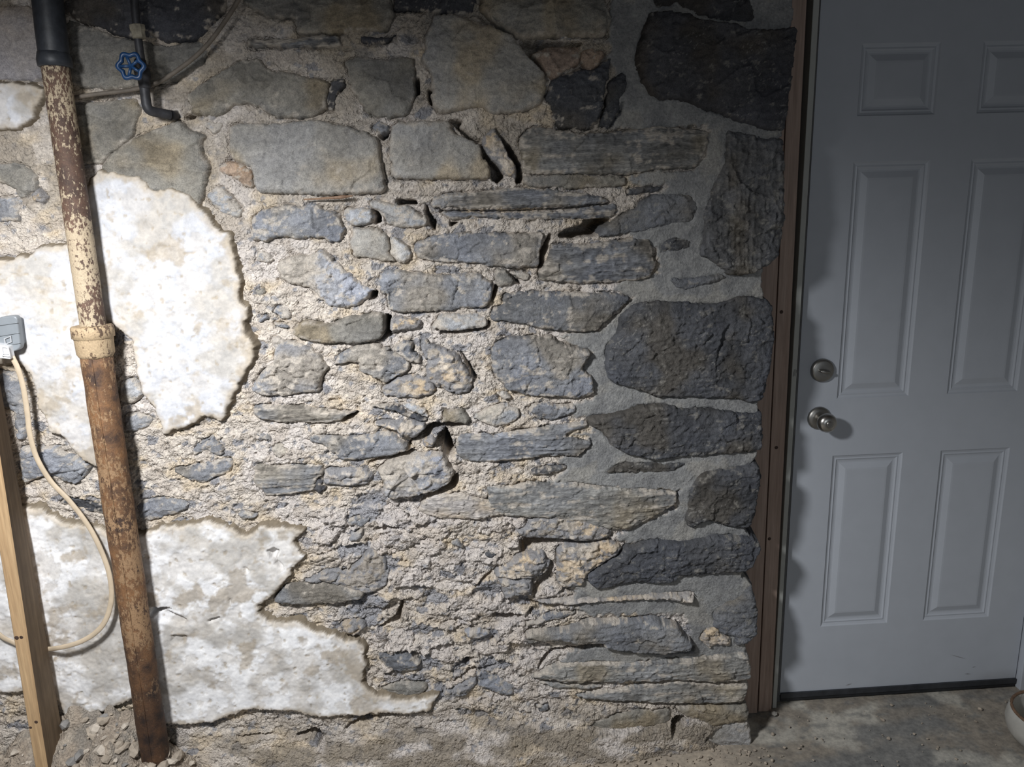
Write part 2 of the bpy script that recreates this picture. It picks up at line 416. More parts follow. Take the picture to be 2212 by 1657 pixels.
# tile, look, how far it stands out (mm), outline
STONES = '''
A k 14|500,0 480,80 560,150 650,185 780,205 860,250 1000,290 1200,280 1330,335 1450,325 1600,290 1700,160 1790,40 1800,-60 500,-60
A w 6|-200,50 250,40 280,200 320,400 330,630 220,635 -200,625
A g 6|500,150 650,205 790,235 900,290 1060,310 1330,360 1600,310 1640,420 1600,500 1400,640 1180,670 900,700 560,680 490,500
A g 8|560,825 830,800 1080,770 1110,880 1060,1010 1030,1090 850,1230 800,1300 650,1300 600,1100 570,900
A g 20|1030,1110 1150,1060 1300,1000 1420,960 1500,1040 1610,1070 1600,1200 1660,1340 1640,1450 1610,1560 1580,1640 1520,1600 1390,1550 1270,1560 1200,1530 1120,1470 980,1440 880,1400 800,1340 850,1250
B l 12|1630,90 1700,10 1770,15 1830,110 1910,180 1905,270 1780,230 1700,170
B b 10|-60,110 60,80 145,110 130,290 60,290 -60,280
A g 8|-60,1310 150,1290 270,1400 270,1500 150,1580 100,1500 -60,1430
A t 14|230,1540 290,1500 370,1560 330,1620 250,1600
E g 22|640,-60 1800,-60 1830,70 1820,190 1780,240 1600,240 1380,270 1080,260 1040,190 1050,140 850,140 760,90 640,20
E s 16|660,300 1080,300 1240,270 1390,275 1420,360 1340,375 1100,365 720,378 660,360
E k 12|1580,280 1820,290 1850,260 1780,340 1680,350 1580,340
E g 18|200,750 270,700 330,650 480,560 620,470 760,470 850,550 950,570 1130,600 1330,650 1310,760 1290,870 1200,930 1100,935 870,920 770,850 700,820 560,830 500,900 400,930 240,900 210,830
E k 6|1340,640 1450,615 1455,660 1380,760 1350,870 1300,880 1300,770
E g 10|1450,470 1560,440 1730,470 1990,430 2005,600 2010,760 1950,920 1700,930 1600,870 1500,690 1470,600
E h 20|510,1000 620,975 900,985 1200,945 1430,1000 1640,1060 1715,1100 1740,1300 1785,1530 1500,1540 1250,1550 1000,1540 740,1530 700,1330 640,1290 540,1270 520,1130
E p 16|470,1290 640,1290 700,1350 720,1500 640,1470 560,1400 450,1370
E b 10|1670,1000 1740,960 1795,990 1795,1050 1750,1070 1690,1040
E l 8|330,960 480,970 450,1030 390,1070 340,1000
F h 22|330,110 520,110 660,170 830,210 960,290 1000,360 1130,470 1220,620 1205,760 1170,830 1020,890 780,910 700,840 480,880 370,910 310,830 300,680 290,560 230,480 250,280 290,200
F g 34|680,-60 1650,-60 1720,100 1740,170 1690,270 1600,290 1330,280 1170,300 980,300 900,230 790,160 690,80
F k 8|0,-60 660,-60 640,100 560,120 360,100 180,80 0,70
F p 10|1090,420 1250,360 1480,370 1490,500 1350,570 1280,640 1220,600 1180,530
F p 8|1500,400 1580,370 1700,420 1640,500 1560,570 1500,510
F d 14|1240,650 1340,590 1500,540 1580,560 1730,440 1720,600 1680,700 1690,820 1650,930 1560,1030 1290,1010 1270,880 1220,800
F d 12|1720,640 1840,560 1870,680 1800,800 1830,900 1740,1020 1640,1000 1700,830
F h 20|-20,970 430,955 500,1070 600,1090 690,1160 720,1250 780,1370 760,1425 480,1420 230,1430 -10,1420 -30,1200
F t 16|710,1080 800,1010 860,1100 930,1230 990,1310 980,1430 900,1400 800,1290 720,1210 700,1130
F n 18|1000,1110 1090,1000 1240,1015 1500,1060 1830,1045 2080,1000 2430,1020 2500,1050 2508,1150 2470,1230 2410,1335 2080,1345 1860,1390 1480,1380 1250,1385 1040,1390 1010,1270
F g 10|1040,1400 1360,1385 1860,1400 1850,1480 1400,1500 1240,1490 1040,1470
F b 10|300,1560 460,1540 480,1600 400,1657 310,1640
I s 12|0,140 300,130 560,90 900,110 1100,130 1280,160 1350,210 1200,230 900,250 600,260 300,262 0,240
G k 34|560,100 640,85 900,110 960,150 1100,170 1240,180 1290,220 1500,240 1740,215 1730,350 1690,620 1660,900 1640,1040 1520,1040 1380,1000 1200,930 1060,880 930,840 820,795 680,790 580,760 500,640 450,500 480,350 530,200
G k 6|560,-60 620,60 740,60 780,20 850,80 1000,120 1250,170 1420,170 1380,-60
G v 26|1180,1020 1330,1060 1480,1090 1640,1100 1640,1300 1640,1657 1625,1857 1585,2037 1505,2110 1360,2185 1190,2185 1130,2110 1030,2060 965,2030 990,1950 1000,1850 1000,1690 1060,1500 1160,1300 1170,1150
I d 6|1500,100 1640,70 1790,80 1720,130 1520,150
H b 24|340,330 430,270 600,230 770,240 810,210 880,220 920,270 1000,280 1050,350 1080,430 1050,520 980,530 900,490 780,490 700,510 560,480 470,520 330,510 350,430
H l 14|1080,260 1190,250 1280,260 1310,330 1290,370 1140,405 1070,330
H l 16|1290,200 1400,210 1560,230 1700,310 1760,360 1700,410 1550,410 1430,390 1370,300 1290,250
H h 14|1140,420 1300,410 1410,470 1430,520 1440,600 1500,690 1350,670 1240,650 1150,640 1130,540
H l 18|1440,500 1500,500 1580,550 1610,620 1590,690 1520,690 1450,620
I b 22|-200,540 -80,490 60,450 300,460 600,460 830,455 800,600 815,700 760,735 560,730 430,715 200,690 0,685 -180,665 -210,600
H f 18|560,680 680,640 830,630 890,590 960,640 1060,720 1180,820 1230,870 1310,890 1340,930 1270,960 1210,1030 1070,1060 960,1040 880,980 830,900 700,880 580,810 550,740
H l 16|370,610 440,590 500,620 510,680 440,700 370,670
H g 8|365,910 430,895 455,930 390,970
H b 10|380,1150 450,1110 470,1140 400,1170
H b 10|510,1090 540,1040 620,1030 650,1090 660,1130 580,1150
H b 10|500,1170 600,1180 640,1220 560,1210
I b 22|-470,770 -360,750 -140,780 60,800 190,780 310,790 410,840 425,900 410,980 370,1050 200,1060 50,1075 -60,1080 -300,1090 -420,1060 -410,980 -480,900 -490,830
H g 26|680,1210 760,1150 860,1170 980,1180 1090,1120 1250,1110 1380,1090 1400,1180 1390,1290 1300,1320 1100,1330 900,1330 740,1310 660,1260
H t 18|1450,1130 1600,1130 1690,1160 1690,1210 1560,1240 1460,1250 1440,1190
I l 22|-60,1215 0,1100 140,1100 300,1100 380,1130 390,1190 330,1220 200,1230 60,1235
H f 18|490,1290 560,1280 640,1320 760,1340 850,1400 930,1490 960,1530 900,1600 890,1720 740,1730 650,1750 440,1750 320,1720 400,1580 510,1480 520,1380
H b 20|1020,1450 1100,1390 1200,1340 1330,1340 1440,1390 1600,1470 1590,1560 1490,1600 1400,1657 1300,1600 1200,1560 1190,1480 1100,1490 1000,1500
H b 26|1460,1380 1540,1310 1620,1340 1610,1400 1680,1440 1700,1490 1600,1480 1520,1430
H t 20|1700,1280 1830,1370 1990,1410 2030,1500 2100,1620 2080,1730 1960,1740 1850,1690 1740,1640 1730,1540 1740,1470 1700,1400
K t 14|1380,150 1500,60 1640,40 1750,60 1820,150 1780,200 1660,220 1480,220 1400,200
I s 14|20,280 300,300 700,290 1000,270 1300,230 1390,220 1430,260 1380,330 1200,340 1000,345 700,350 560,340 250,330 90,350 40,320
I q 16|1265,470 1300,420 1440,310 1560,260 1600,200 1720,140 1860,140 2000,150 2050,210 2060,270 2020,360 1800,400 1600,440 1480,460 1300,485
I d 9|1760,540 1830,490 1900,485 2000,520 2000,560 1900,610 1770,610
I s 22|900,540 1030,540 1200,550 1350,520 1540,500 1680,510 1700,620 1720,700 1690,800 1600,830 1400,850 1200,855 1000,850 800,830 790,750 850,680 880,600
I g 14|450,740 540,760 620,830 560,870 460,890 440,820
I l 10|560,770 640,760 720,790 700,830 640,830
I q 20|510,950 600,925 850,930 1100,925 1400,930 1530,960 1500,1010 1400,1080 1350,1140 1260,1230 1150,1245 950,1235 750,1200 540,1170 400,1150 420,1060 510,1030
I b 28|405,1370 450,1330 560,1290 750,1270 900,1285 1000,1340 1100,1365 1215,1400 1130,1520 1190,1580 1235,1660 1225,1740 1060,1770 760,1750 560,1720 480,1640 430,1560 410,1450
J d 24|440,760 600,740 750,740 1000,760 1130,750 1300,690 1500,715 1540,760 1560,900 1560,1050 1545,1200 1500,1400 1470,1520 1380,1550 1280,1530 1100,1510 900,1505 620,1500 460,1440 300,1400 230,1330 210,1200 220,1100 300,1000 330,850
J q 16|730,555 870,560 1010,540 1140,515 1190,550 1100,600 960,620 860,645 780,635 770,600
K s 14|350,300 420,285 600,290 780,290 880,320 1060,340 1190,340 1130,380 1030,415 850,425 700,420 540,415 400,390 360,350
K d 16|1270,280 1440,280 1560,330 1680,380 1750,400 1700,410 1560,370 1460,330
K l 10|1540,275 1640,270 1740,330 1750,380 1680,370 1580,310
K g 22|1870,340 1930,310 2030,310 2090,380 2070,430 1940,420 1860,410
K b 18|800,530 880,520 1150,540 1300,510 1420,490 1500,530 1590,600 1580,640 1440,690 1250,710 1050,715 980,650 900,590 800,570
K t 28|1300,420 1500,400 1720,410 1730,480 1640,540 1520,530 1480,480
K l 10|490,640 530,590 610,620 640,670 580,700 520,690
K b 8|370,510 440,510 520,570 490,580 410,545
K s 14|340,880 360,760 500,765 700,770 900,760 920,820 850,880 840,960 700,985 560,1000 450,1000 400,950
K t 18|930,790 1100,780 1240,780 1320,850 1250,920 1100,930 900,900
K k 8|830,890 910,880 925,960 870,995 835,950
K f 40|1340,780 1480,700 1650,670 1850,650 1900,710 1960,800 1930,890 1800,960 1620,1000 1430,1020 1390,960 1400,870
K b 10|220,1150 290,1130 390,1170 340,1200 250,1190
K t 20|1700,570 1780,520 1820,560 1790,620 1700,610
K b 8|1090,1220 1180,1180 1290,1190 1230,1260 1130,1250
K b 8|1120,1310 1220,1280 1230,1340 1190,1370 1120,1370
C b 8|1375,790 1500,770 1640,740 1820,705 1845,760 1820,820 1700,860 1590,920 1480,870 1390,830
C b 8|1530,640 1560,600 1690,520 1690,570 1750,620 1770,680 1700,690 1640,640 1520,690
C b 10|1080,1060 1200,1035 1320,1020 1440,1050 1490,1080 1480,1120 1330,1160 1200,1210 1090,1210
C d 8|450,1070 500,1030 600,1030 700,1060 860,1080 865,1160 780,1140 650,1120 540,1090
C b 12|130,620 300,605 440,620 500,670 620,700 710,760 680,840 600,915 480,890 450,850 350,850 250,880 180,920 150,800 140,700
C l 12|940,90 1060,80 1140,180 1100,240 1020,270 940,260
C b 10|970,360 1100,350 1220,390 1180,450 1080,490 980,490
C b 12|-60,0 120,30 190,180 210,350 190,560 120,560 90,300 -60,300
D d 14|330,330 440,290 500,290 490,360 470,400 490,450 430,430 340,380
L l 14|260,380 350,320 440,285 530,280 620,310 650,370 560,430 460,450 380,440 320,410
L l 12|440,190 520,190 570,230 500,240
L b 16|730,280 830,260 920,280 1080,280 1095,320 980,380 870,400 780,390 720,340
L s 18|130,560 180,515 330,510 430,520 700,480 850,450 1000,430 1170,405 1190,450 1020,500 1010,530 1190,570 1220,590 1150,650 1080,690 960,680 800,690 600,720 420,740 200,730 140,680 120,620
L d 12|740,800 850,780 1010,760 1000,800 880,830 730,840
L d 10|1320,810 1400,760 1550,730 1700,735 1900,745 1960,740 1930,780 1800,820 1650,830 1500,820 1350,835
L n 22|380,930 560,925 700,900 930,900 1100,900 1300,930 1600,950 1780,960 1890,980 1880,1050 1800,1110 1680,1180 1530,1260 1400,1270 1200,1230 900,1180 700,1170 500,1160 380,1100 400,1000
L m 18|-60,980 200,990 380,1050 500,1100 480,1160 300,1190 100,1180 0,1190 -180,1130 -150,1060
L t 22|700,1180 950,1170 1200,1190 1380,1260 1360,1330 1200,1370 900,1340 640,1330 600,1270 700,1230
L b 8|90,1380 140,1360 195,1440 110,1410
L d 10|350,1490 400,1440 460,1470 420,1510
L t 26|460,1590 620,1480 800,1440 860,1500 900,1560 840,1620 700,1660 550,1660 430,1640
M d 28|260,370 440,350 560,320 660,290 850,270 1000,300 1300,310 1480,340 1640,325 1655,420 1650,560 1640,640 1500,660 1300,670 1000,690 800,710 660,690 560,660 450,600 400,520 330,460 270,430
M d 26|1080,920 1150,830 1280,790 1500,760 1600,740 1630,800 1620,950 1600,1060 1580,1180 1520,1260 1360,1240 1220,1190 1100,1260 1060,1240 1040,1200 1060,1060
M d 26|300,1600 420,1520 520,1470 560,1410 700,1370 850,1350 1010,1365 1250,1320 1500,1320 1600,1340 1630,1420 1590,1490 1560,1570 1480,1600 1250,1620 1000,1640 920,1690 740,1690 560,1690 420,1730 330,1740 270,1700 240,1640
L t 16|930,1420 1100,1370 1340,1350 1450,1400 1420,1480 1330,1520 1200,1610 1140,1720 960,1740 930,1600
P q 22|960,370 1100,300 1200,200 1225,300 1240,430 1235,590 1180,660 1080,690 1050,620 960,590 890,550 890,470 910,400
P t 20|830,560 900,550 960,600 1040,640 1030,690 900,690 850,720 780,640
O t 26|750,330 1000,330 1300,310 1600,290 2020,275 2025,340 2000,355 1800,320 1500,330 1250,350 1000,370 800,360
O q 36|690,590 820,560 1000,560 1180,490 1400,480 1700,470 1880,510 1960,600 2000,660 1970,710 1750,735 1560,730 1300,700 1290,660 1100,680 950,640 800,660 690,680
O b 16|690,510 800,490 900,450 950,430 1100,430 1000,480 900,490 760,540 690,540
O b 10|190,580 330,575 410,600 340,640 220,650
O n 26|720,940 850,890 1000,840 1300,830 1600,830 1900,800 2100,790 2440,740 2480,850 2470,900 2470,960 2200,980 1950,960 1600,970 1350,980 1000,980 800,960
O n 24|1070,1090 1300,1050 1600,1000 1900,970 2200,995 2470,1000 2440,1060 2410,1135 2200,1150 1800,1140 1400,1130 1150,1110
O n 14|770,985 1000,995 1300,1005 1280,1035 1100,1045 900,1035
O b 10|290,920 380,920 600,1010 600,1110 440,1070 310,1040
O b 12|770,1170 870,1160 870,1220 800,1240
O g 16|1130,1320 1350,1250 1600,1200 1850,1200 1830,1300 1600,1350 1300,1360
O t 28|460,150 650,150 740,170 740,300 640,290 520,320 490,230
P g 26|570,1180 700,1160 850,1150 1150,1140 1170,1220 1150,1280 1000,1300 880,1330 780,1280 650,1250
P h 22|870,1340 1000,1290 1150,1280 1190,1400 1190,1490 1060,1500 900,1480 820,1440
N q 22|520,330 600,220 750,190 900,200 1100,220 1250,280 1220,320 1000,355 800,365 600,360 540,350
N t 16|750,180 850,150 960,90 1100,110 1200,40 1270,-60 1350,-40 1400,20 1440,130 1420,220 1300,280 1240,290 1100,230 950,200
N q 10|1350,750 1550,750 1640,790 1690,840 1650,900 1500,910 1420,880 1360,820
N g 8|1370,1040 1500,1000 1700,1010 1740,1040 1700,1090 1560,1100 1390,1080
N t 18|1040,540 1100,500 1230,500 1260,560 1170,610 1080,600
N t 18|1850,1070 2000,1000 2120,960 2130,1010 2040,1100 1900,1110
'''

PLASTER = '''
225,372 253,375 272,380 304,386 320,405 345,415 367,407 391,413 407,421 413,423 426,443 445,460 456,481 478,500 497,505 502,528 505,552 513,582 521,601 517,628 521,653 536,663 535,682 523,693 530,720 546,734 550,756 543,788 527,810 513,840 508,846 500,865 489,892 475,906 456,900 443,894 424,909 386,925 356,936 350,914 340,881 318,860 310,841 301,819 299,800 293,767 291,731 272,715 253,699 239,690 232,800 238,900 232,1000 217,1006 187,987 160,963 147,941 114,928 103,895 90,879 87,849 79,824 60,790 45,782 -150,782 -150,568 27,563 62,552 90,533 122,533 149,530 165,530 180,460 200,385
-150,1093 57,1093 90,1099 122,1118 152,1130 185,1134 217,1137 239,1150 312,1153 348,1137 386,1137 456,1126 502,1140 527,1158 554,1148 565,1134 600,1137 637,1140 656,1145 637,1158 635,1175 645,1188 660,1199 637,1215 629,1235 627,1237 610,1259 586,1286 559,1305 561,1324 575,1335 597,1343 645,1340 681,1359 722,1370 749,1381 773,1383 789,1403 789,1438 780,1468 792,1484 814,1500 874,1508 922,1503 947,1498 933,1514 933,1527 874,1536 830,1533 694,1542 640,1530 545,1527 450,1555 380,1557 353,1552 291,1500 272,1514 190,1541 147,1546 130,1510 100,1492 -150,1492
-150,177 62,182 95,198 95,209 81,225 73,253 54,266 24,278 -150,277
'''

# dark open joints and holes: tile, depth mm, outline
VOIDS = '''
F 90|690,1150 730,1230 800,1290 890,1400 830,1455 790,1430 780,1330 710,1240
F 80|805,1010 870,1100 940,1160 1000,1280 1030,1400 1020,1460 980,1460 985,1330 920,1240 850,1080
F 50|430,950 550,950 520,1010 600,1070 700,1110 690,1130 600,1100 500,1010
E 70|2010,610 2040,620 2040,740 2015,760
E 60|2110,700 2145,720 2135,760 2150,800 2135,830 2120,780
E 40|1740,1065 1800,1040 1790,1090 1750,1115 1710,1080
H 80|1290,260 1360,290 1370,370 1310,380 1320,320
H 70|1490,190 1640,190 1660,230 1500,230
H 60|1740,220 1760,300 1810,360 1810,440 1760,390 1720,300
H 60|1910,370 1990,370 1930,405
I 110|950,480 1000,430 1130,400 1150,350 1380,340 1290,420 1250,480 1130,480 1080,500 980,490
I 70|880,450 890,480 870,550 840,640 820,720 790,740 810,640 800,590 840,540
I 60|440,870 465,890 440,970 410,1010 420,950
I 40|550,770 610,820 650,870 600,850
H 80|1400,1100 1450,1130 1440,1250 1470,1270 1300,1330 1390,1290 1400,1200
H 80|1280,920 1340,920 1330,980 1270,990
I 50|0,1240 200,1235 380,1200 390,1150 405,1180 360,1230 200,1255 0,1260
H 40|2000,1390 2080,1500 2150,1630 2110,1640 2060,1520
K 60|1040,415 1110,360 1190,340 1130,400
K 130|1850,500 1910,480 1960,680 1920,710 1880,680 1860,620 1790,610 1820,560
K 60|1770,430 1900,430 2050,430 2090,420 1960,470 1800,480 1740,540 1610,570 1610,640 1590,600 1620,560
K 45|1280,730 1400,700 1640,640 1660,670 1400,720 1270,750
K 50|1440,1022 1620,1002 1800,962 1930,890 1980,820 1990,870 1960,950 1800,1000 1600,1020 1450,1035
L 50|640,1350 880,1340 1180,1375 1330,1340 1180,1395 950,1390 780,1410 660,1480 640,1420
O 35|880,20 920,60 870,180 760,290 740,270 780,190 740,160 850,100
O 45|680,350 850,365 1000,378 1150,380 900,388 740,378
O 50|420,460 550,460 690,470 740,400 740,450 650,490 500,530 430,500
O 90|160,850 200,800 270,800 220,850 190,870
O 55|840,790 900,740 1100,720 1300,670 1290,700 1100,745 940,750 880,780 820,860 780,890
O 40|1400,730 1560,738 1750,745 1990,710 2040,700 2030,750 1800,765 1600,752
O 50|1100,1118 1300,1128 1500,1128 1800,1145 2200,1155 2400,1140 2400,1160 2200,1168 1700,1155 1300,1142
P 70|580,1240 660,1260 640,1310 560,1400 540,1330
N 45|700,1390 880,1350 960,1480 900,1490 820,1400 700,1420
N 30|1080,1350 1200,1275 1400,1235 1780,1195 1780,1215 1400,1255 1210,1300 1100,1370
N 30|220,1410 330,1405 510,1385 510,1400 340,1422 230,1425
N 45|1340,590 1430,510 1510,440 1540,350 1550,380 1530,520 1440,535 1390,560
D 40|1210,370 1380,380 1300,400 1210,450
E 30|1850,1422 2209,1428 2600,1432 2600,1440 2209,1438 1850,1434
I 40|0,268 500,272 1000,252 1340,214 1340,222 1000,266 500,288 0,284
E 25|690,376 1100,368 1340,378 1560,372 1560,380 1340,390 1100,378 720,388
A 60|1390,880 1415,930 1330,940
A 60|1490,900 1550,930 1440,940
F 60|1000,315 1300,322 1500,335 1480,360 1250,352 1090,410 1180,530 1230,640 1195,560 1060,430
F 40|650,110 800,180 720,170
L 25|1190,540 1225,585 1155,655 1080,695 1150,645 1205,590
K 35|1300,1290 1370,1250 1480,1255 1560,1265 1380,1290 1330,1310
C 18|1540,620 1600,590 1690,520 1650,580
C 14|380,830 450,820 600,790 710,770 600,805 460,840 250,885
J 14|1200,910 1210,960 1190,1020 1120,1130 1080,1245 1100,1130 1140,990
M 12|350,455 440,448 620,445 620,455 440,462
G 18|370,800 360,870 290,960 260,1020 240,1020 320,900 350,800
G 16|215,740 225,830 190,900 150,990 170,900 200,820
O 30|200,190 280,240 370,150 440,110 420,140 330,220 280,250
O 20|0,545 100,510 320,495 320,505 110,525 0,560
O 30|80,1000 200,930 300,880 470,870 290,920 200,960 110,1010
O 16|720,955 900,968 1000,985 1250,985 1450,965 1250,995 1000,998 850,985
E 14|1500,1510 1540,1440 1620,1410 1550,1445 1515,1520
N 16|1040,545 1060,600 1110,640 1150,620 1090,615 1060,560
N 14|0,480 90,445 100,460 20,500
K 22|470,1420 530,1400 570,1430 540,1490 590,1540 600,1565 560,1560 500,1480
N 8|280,50 320,55 330,80 300,105
N 8|170,290 190,310 185,350 172,340
D 10|1380,590 1500,590 1490,650 1430,685 1370,640
D 12|1225,400 1300,375 1500,470 1480,510 1420,520 1250,470
'''
GREY = '1322,-40 1318,60 1310,120 1340,170 1310,240 1300,275 1400,282 1530,270 1527,330 1500,365 1360,372 1355,395 1440,405 1350,470 1352,508 1368,514 1368,545 1420,540 1425,590 1330,612 1320,632 1367,645 1300,715 1212,722 1240,750 1280,762 1258,795 1278,830 1285,862 1245,872 1225,900 1268,905 1282,935 1226,935 1276,950 1240,985 1205,992 1222,1012 1212,1030 1170,1048 1275,1052 1360,1062 1468,1060 1462,1100 1360,1146 1330,1165 1348,1178 1425,1168 1330,1230 1235,1255 1240,1300 1247,1318 1275,1335 1360,1330 1480,1330 1498,1390 1300,1396 1230,1412 1210,1440 1400,1432 1660,1425 1760,1300 1800,-40'
EDGE = '1735,-60 1722,56 1712,170 1704,280 1694,300 1697,360 1693,470 1680,555 1660,575 1658,640 1668,650 1674,690 1672,760 1652,868 1648,885 1646,985 1640,1000 1638,1090 1620,1140 1632,1165 1636,1190 1622,1230 1612,1245 1632,1262 1634,1320 1632,1370 1620,1395 1622,1430 1618,1470 1606,1512 1612,1540 1622,1580 1626,1620 1628,1700'

rng = random.Random(7)
X0, X1, Z0, Z1, STEP = -2.62, -.06, -.03, 2.13, .003
gx, gz = np.arange(X0, X1, STEP), np.arange(Z0, Z1, STEP)
GX, GZ = np.meshgrid(gx, gz)
edge = outline('X', EDGE)
order = np.argsort(edge[:, 1])
def edge_x(z): return np.interp(z, edge[order, 1], edge[order, 0])

WX = .0045 * fbm(GX * 45, GZ * 45, 3, 3)
WZ = .0045 * fbm(GX * 45, GZ * 45, 31, 3)
def warped(x, z, amp=1.):
    _, c1, _ = facets(x * 60, z * 75, 401, 0)
    _, c2, _ = facets(x * 150, z * 170, 405, 0)
    d1, d2 = (c1 - .5) * .0048, (c2 - .5) * .0026
    return (x + amp * (.0018 * fbm(x * 40, z * 40, 3, 3) + d1), z + amp * (.0018 * fbm(x * 40, z * 40, 31, 3) + d2 + .5 * d1))

grey_sd = sdf(outline('X', GREY), GX + 2 * WX, GZ + 2 * WZ)
GM = sstep(-.004, .006, grey_sd)                      # 1 = new grey pointing, 0 = old lime mortar

hA, hsA, eA = facets(GX * 34 + 2 * WX * 40, GZ * 46, 5, 1.3)
hB, hsB, eB = facets(GX * 85, GZ * 105, 8, 1.3)
big = fbm(GX * 5, GZ * 7, 40, 3)
mid = fbm(GX * 26, GZ * 38, 41, 5, .55)
old_h = .007 * big + .0045 * mid + .0042 * hA + .0032 * hB - .0010 * (1 - sstep(0, .16, eA)) - .001 * (1 - sstep(0, .12, eB))
new_h = .004 * big + .0016 * fbm(GX * 30, GZ * 30, 44, 3) + .004
smooth_zone = sstep(1.38, 1.62, GZ) * sstep(-1.2, -1.6, GX)      # flatter bedding at the upper left
up_zone = sstep(1.42, 1.68, GZ)
low = 1 - sstep(.06, .2, GZ)                                      # dusty foot of the wall
old_h -= .010 * sstep(.55, .75, fbm(GX * 60, GZ * 80, 45, 3)) + .004 * sstep(.5, .75, fbm(GX * 130, GZ * 150, 46, 2))
old_h = old_h * (1 - .5 * smooth_zone) * (1 - .3 * up_zone) * (1 - .45 * low)
HM = old_h * (1 - GM) + new_h * GM
HM += .045 * (1 - sstep(-.02, .16, GZ)) * (1 - .5 * sstep(-.6, -.3, GX))
HM += .012 * (1 - sstep(.0, .3, GZ))

def carve(h, x, z, scale=1.):
    for sd_poly, dep, bb in VOID:
        if bb[0] > x.max() or bb[1] < x.min() or bb[2] > z.max() or bb[3] < z.min(): continue
        i0 = np.searchsorted(x[0], bb[0]); i1 = np.searchsorted(x[0], bb[1])
        j0 = np.searchsorted(z[:, 0], bb[2]); j1 = np.searchsorted(z[:, 0], bb[3])
        if i1 <= i0 or j1 <= j0: continue
        xs, zs = x[j0:j1, i0:i1], z[j0:j1, i0:i1]
        xw, zw = warped(xs, zs, .6)
        s = sdf(sd_poly, xw, zw)
        h[j0:j1, i0:i1] -= scale * dep * sstep(-.0025, .0045, s)

RUB = sstep(-.03, .03, sdf(outline('X', '640,1130 800,1060 1000,1075 1180,1120 1330,1160 1260,1250 1240,1300 1160,1420 1110,1480 1120,1560 930,1500 830,1480 800,1400 740,1340 690,1260'), GX + 3 * WX, GZ + 3 * WZ)) * (1 - GM)
hR, hsR, eR = facets(GX * 13 + 40 * WX, GZ * 22 + 40 * WZ, 91, 1.8)
HM += RUB * (.015 * hR - .012 * (1 - sstep(0, .09, eR)) * (hsR > .55))
VOID = []
for ln in VOIDS.strip().split('\n'):
    hd, pt = ln.split('|'); t, dep = hd.split()
    p = chaikin(outline(t, pt))
    VOID.append((p, float(dep) / (1000 if float(dep) < 36 else 600), (p[:, 0].min() - .012, p[:, 0].max() + .012, p[:, 1].min() - .012, p[:, 1].max() + .012)))

# ---- albedo of the mortar
A3 = np.array
colr = mix(np.broadcast_to(A3([.61, .55, .485]), GX.shape + (3,)), A3([.60, .505, .385]), sstep(-.1, .5, fbm(GX * 9, GZ * 14, 50, 4)))
colr = mix(colr, A3([.615, .565, .525]), sstep(.0, .5, fbm(GX * 6, GZ * 6, 52, 3)))
colr = mix(colr, A3([.46, .405, .35]), .7 * sstep(.1, .5, fbm(GX * 16, GZ * 20, 54, 4)))
colr = mix(colr, A3([.23, .235, .26]), .85 * ((hsA < .08) & (eA > .06)) * (1 - smooth_zone))
colr = mix(colr, A3([.26, .27, .30]), .7 * ((hsB < .06) & (eB > .05)))
colr = mix(colr, A3([.27, .28, .315]), RUB * .8 * (hsR < .17) * sstep(.03, .12, eR + .12 * fbm(GX * 60, GZ * 60, 95, 3)))
colr = mix(colr, A3([.60, .55, .52]), RUB * .6 * (hsR > .55))
colr = mix(colr, A3([.33, .285, .23]), .75 * smooth_zone * sstep(-.3, .3, fbm(GX * 11, GZ * 11, 58, 4)))
colr = mix(colr, A3([.37, .325, .27]), .7 * up_zone * (1 - smooth_zone) * sstep(-.5, .3, fbm(GX * 8, GZ * 10, 59, 4)))
colr = mix(colr, A3([.27, .23, .18]) * (1 + .0), .85 * low * sstep(-.5, .2, fbm(GX * 8, GZ * 22, 60, 4)))
gcol = mix(np.broadcast_to(A3([.275, .276, .273]), GX.shape + (3,)), A3([.225, .227, .229]), sstep(-.2, .5, fbm(GX * 14, GZ * 14, 62, 4)))
gcol = mix(gcol, A3([.34, .325, .295]), .6 * sstep(.15, .5, fbm(GX * 7, GZ * 9, 63, 4)))
CM = colr * (1 - GM[..., None]) + gcol * GM[..., None]

wall = None
PAL = dict(b=((.252, .259, .278), .26), d=(.055, .060, .073), g=((.250, .236, .208), .30), l=((.40, .41, .43), .5), t=((.52, .465, .40), .8),
           k=((.080, .080, .087), -.1), s=((.225, .230, .242), .36), p=((.44, .33, .25), .2), w=((.36, .335, .33), .2), q=((.195, .200, .211), .08),
           h=((.385, .368, .34), .45), f=((.33, .336, .36), .62), n=((.25, .246, .235), .38), m=((.45, .42, .40), .5), v=((.135, .135, .137), .25))
PAL['d'] = ((.092, .095, .104), .06)

stones = []
for ln in STONES.strip().split('\n'):
    hd, pt = ln.split('|'); t, look, prot = hd.split()
    p = chaikin(outline(t, pt))
    ar = .5 * abs(np.sum(p[:, 0] * np.roll(p[:, 1], -1) - p[:, 1] * np.roll(p[:, 0], -1)))
    stones.append((p, look, float(prot) / 1250, ar))
stones.sort(key=lambda s: -s[3])

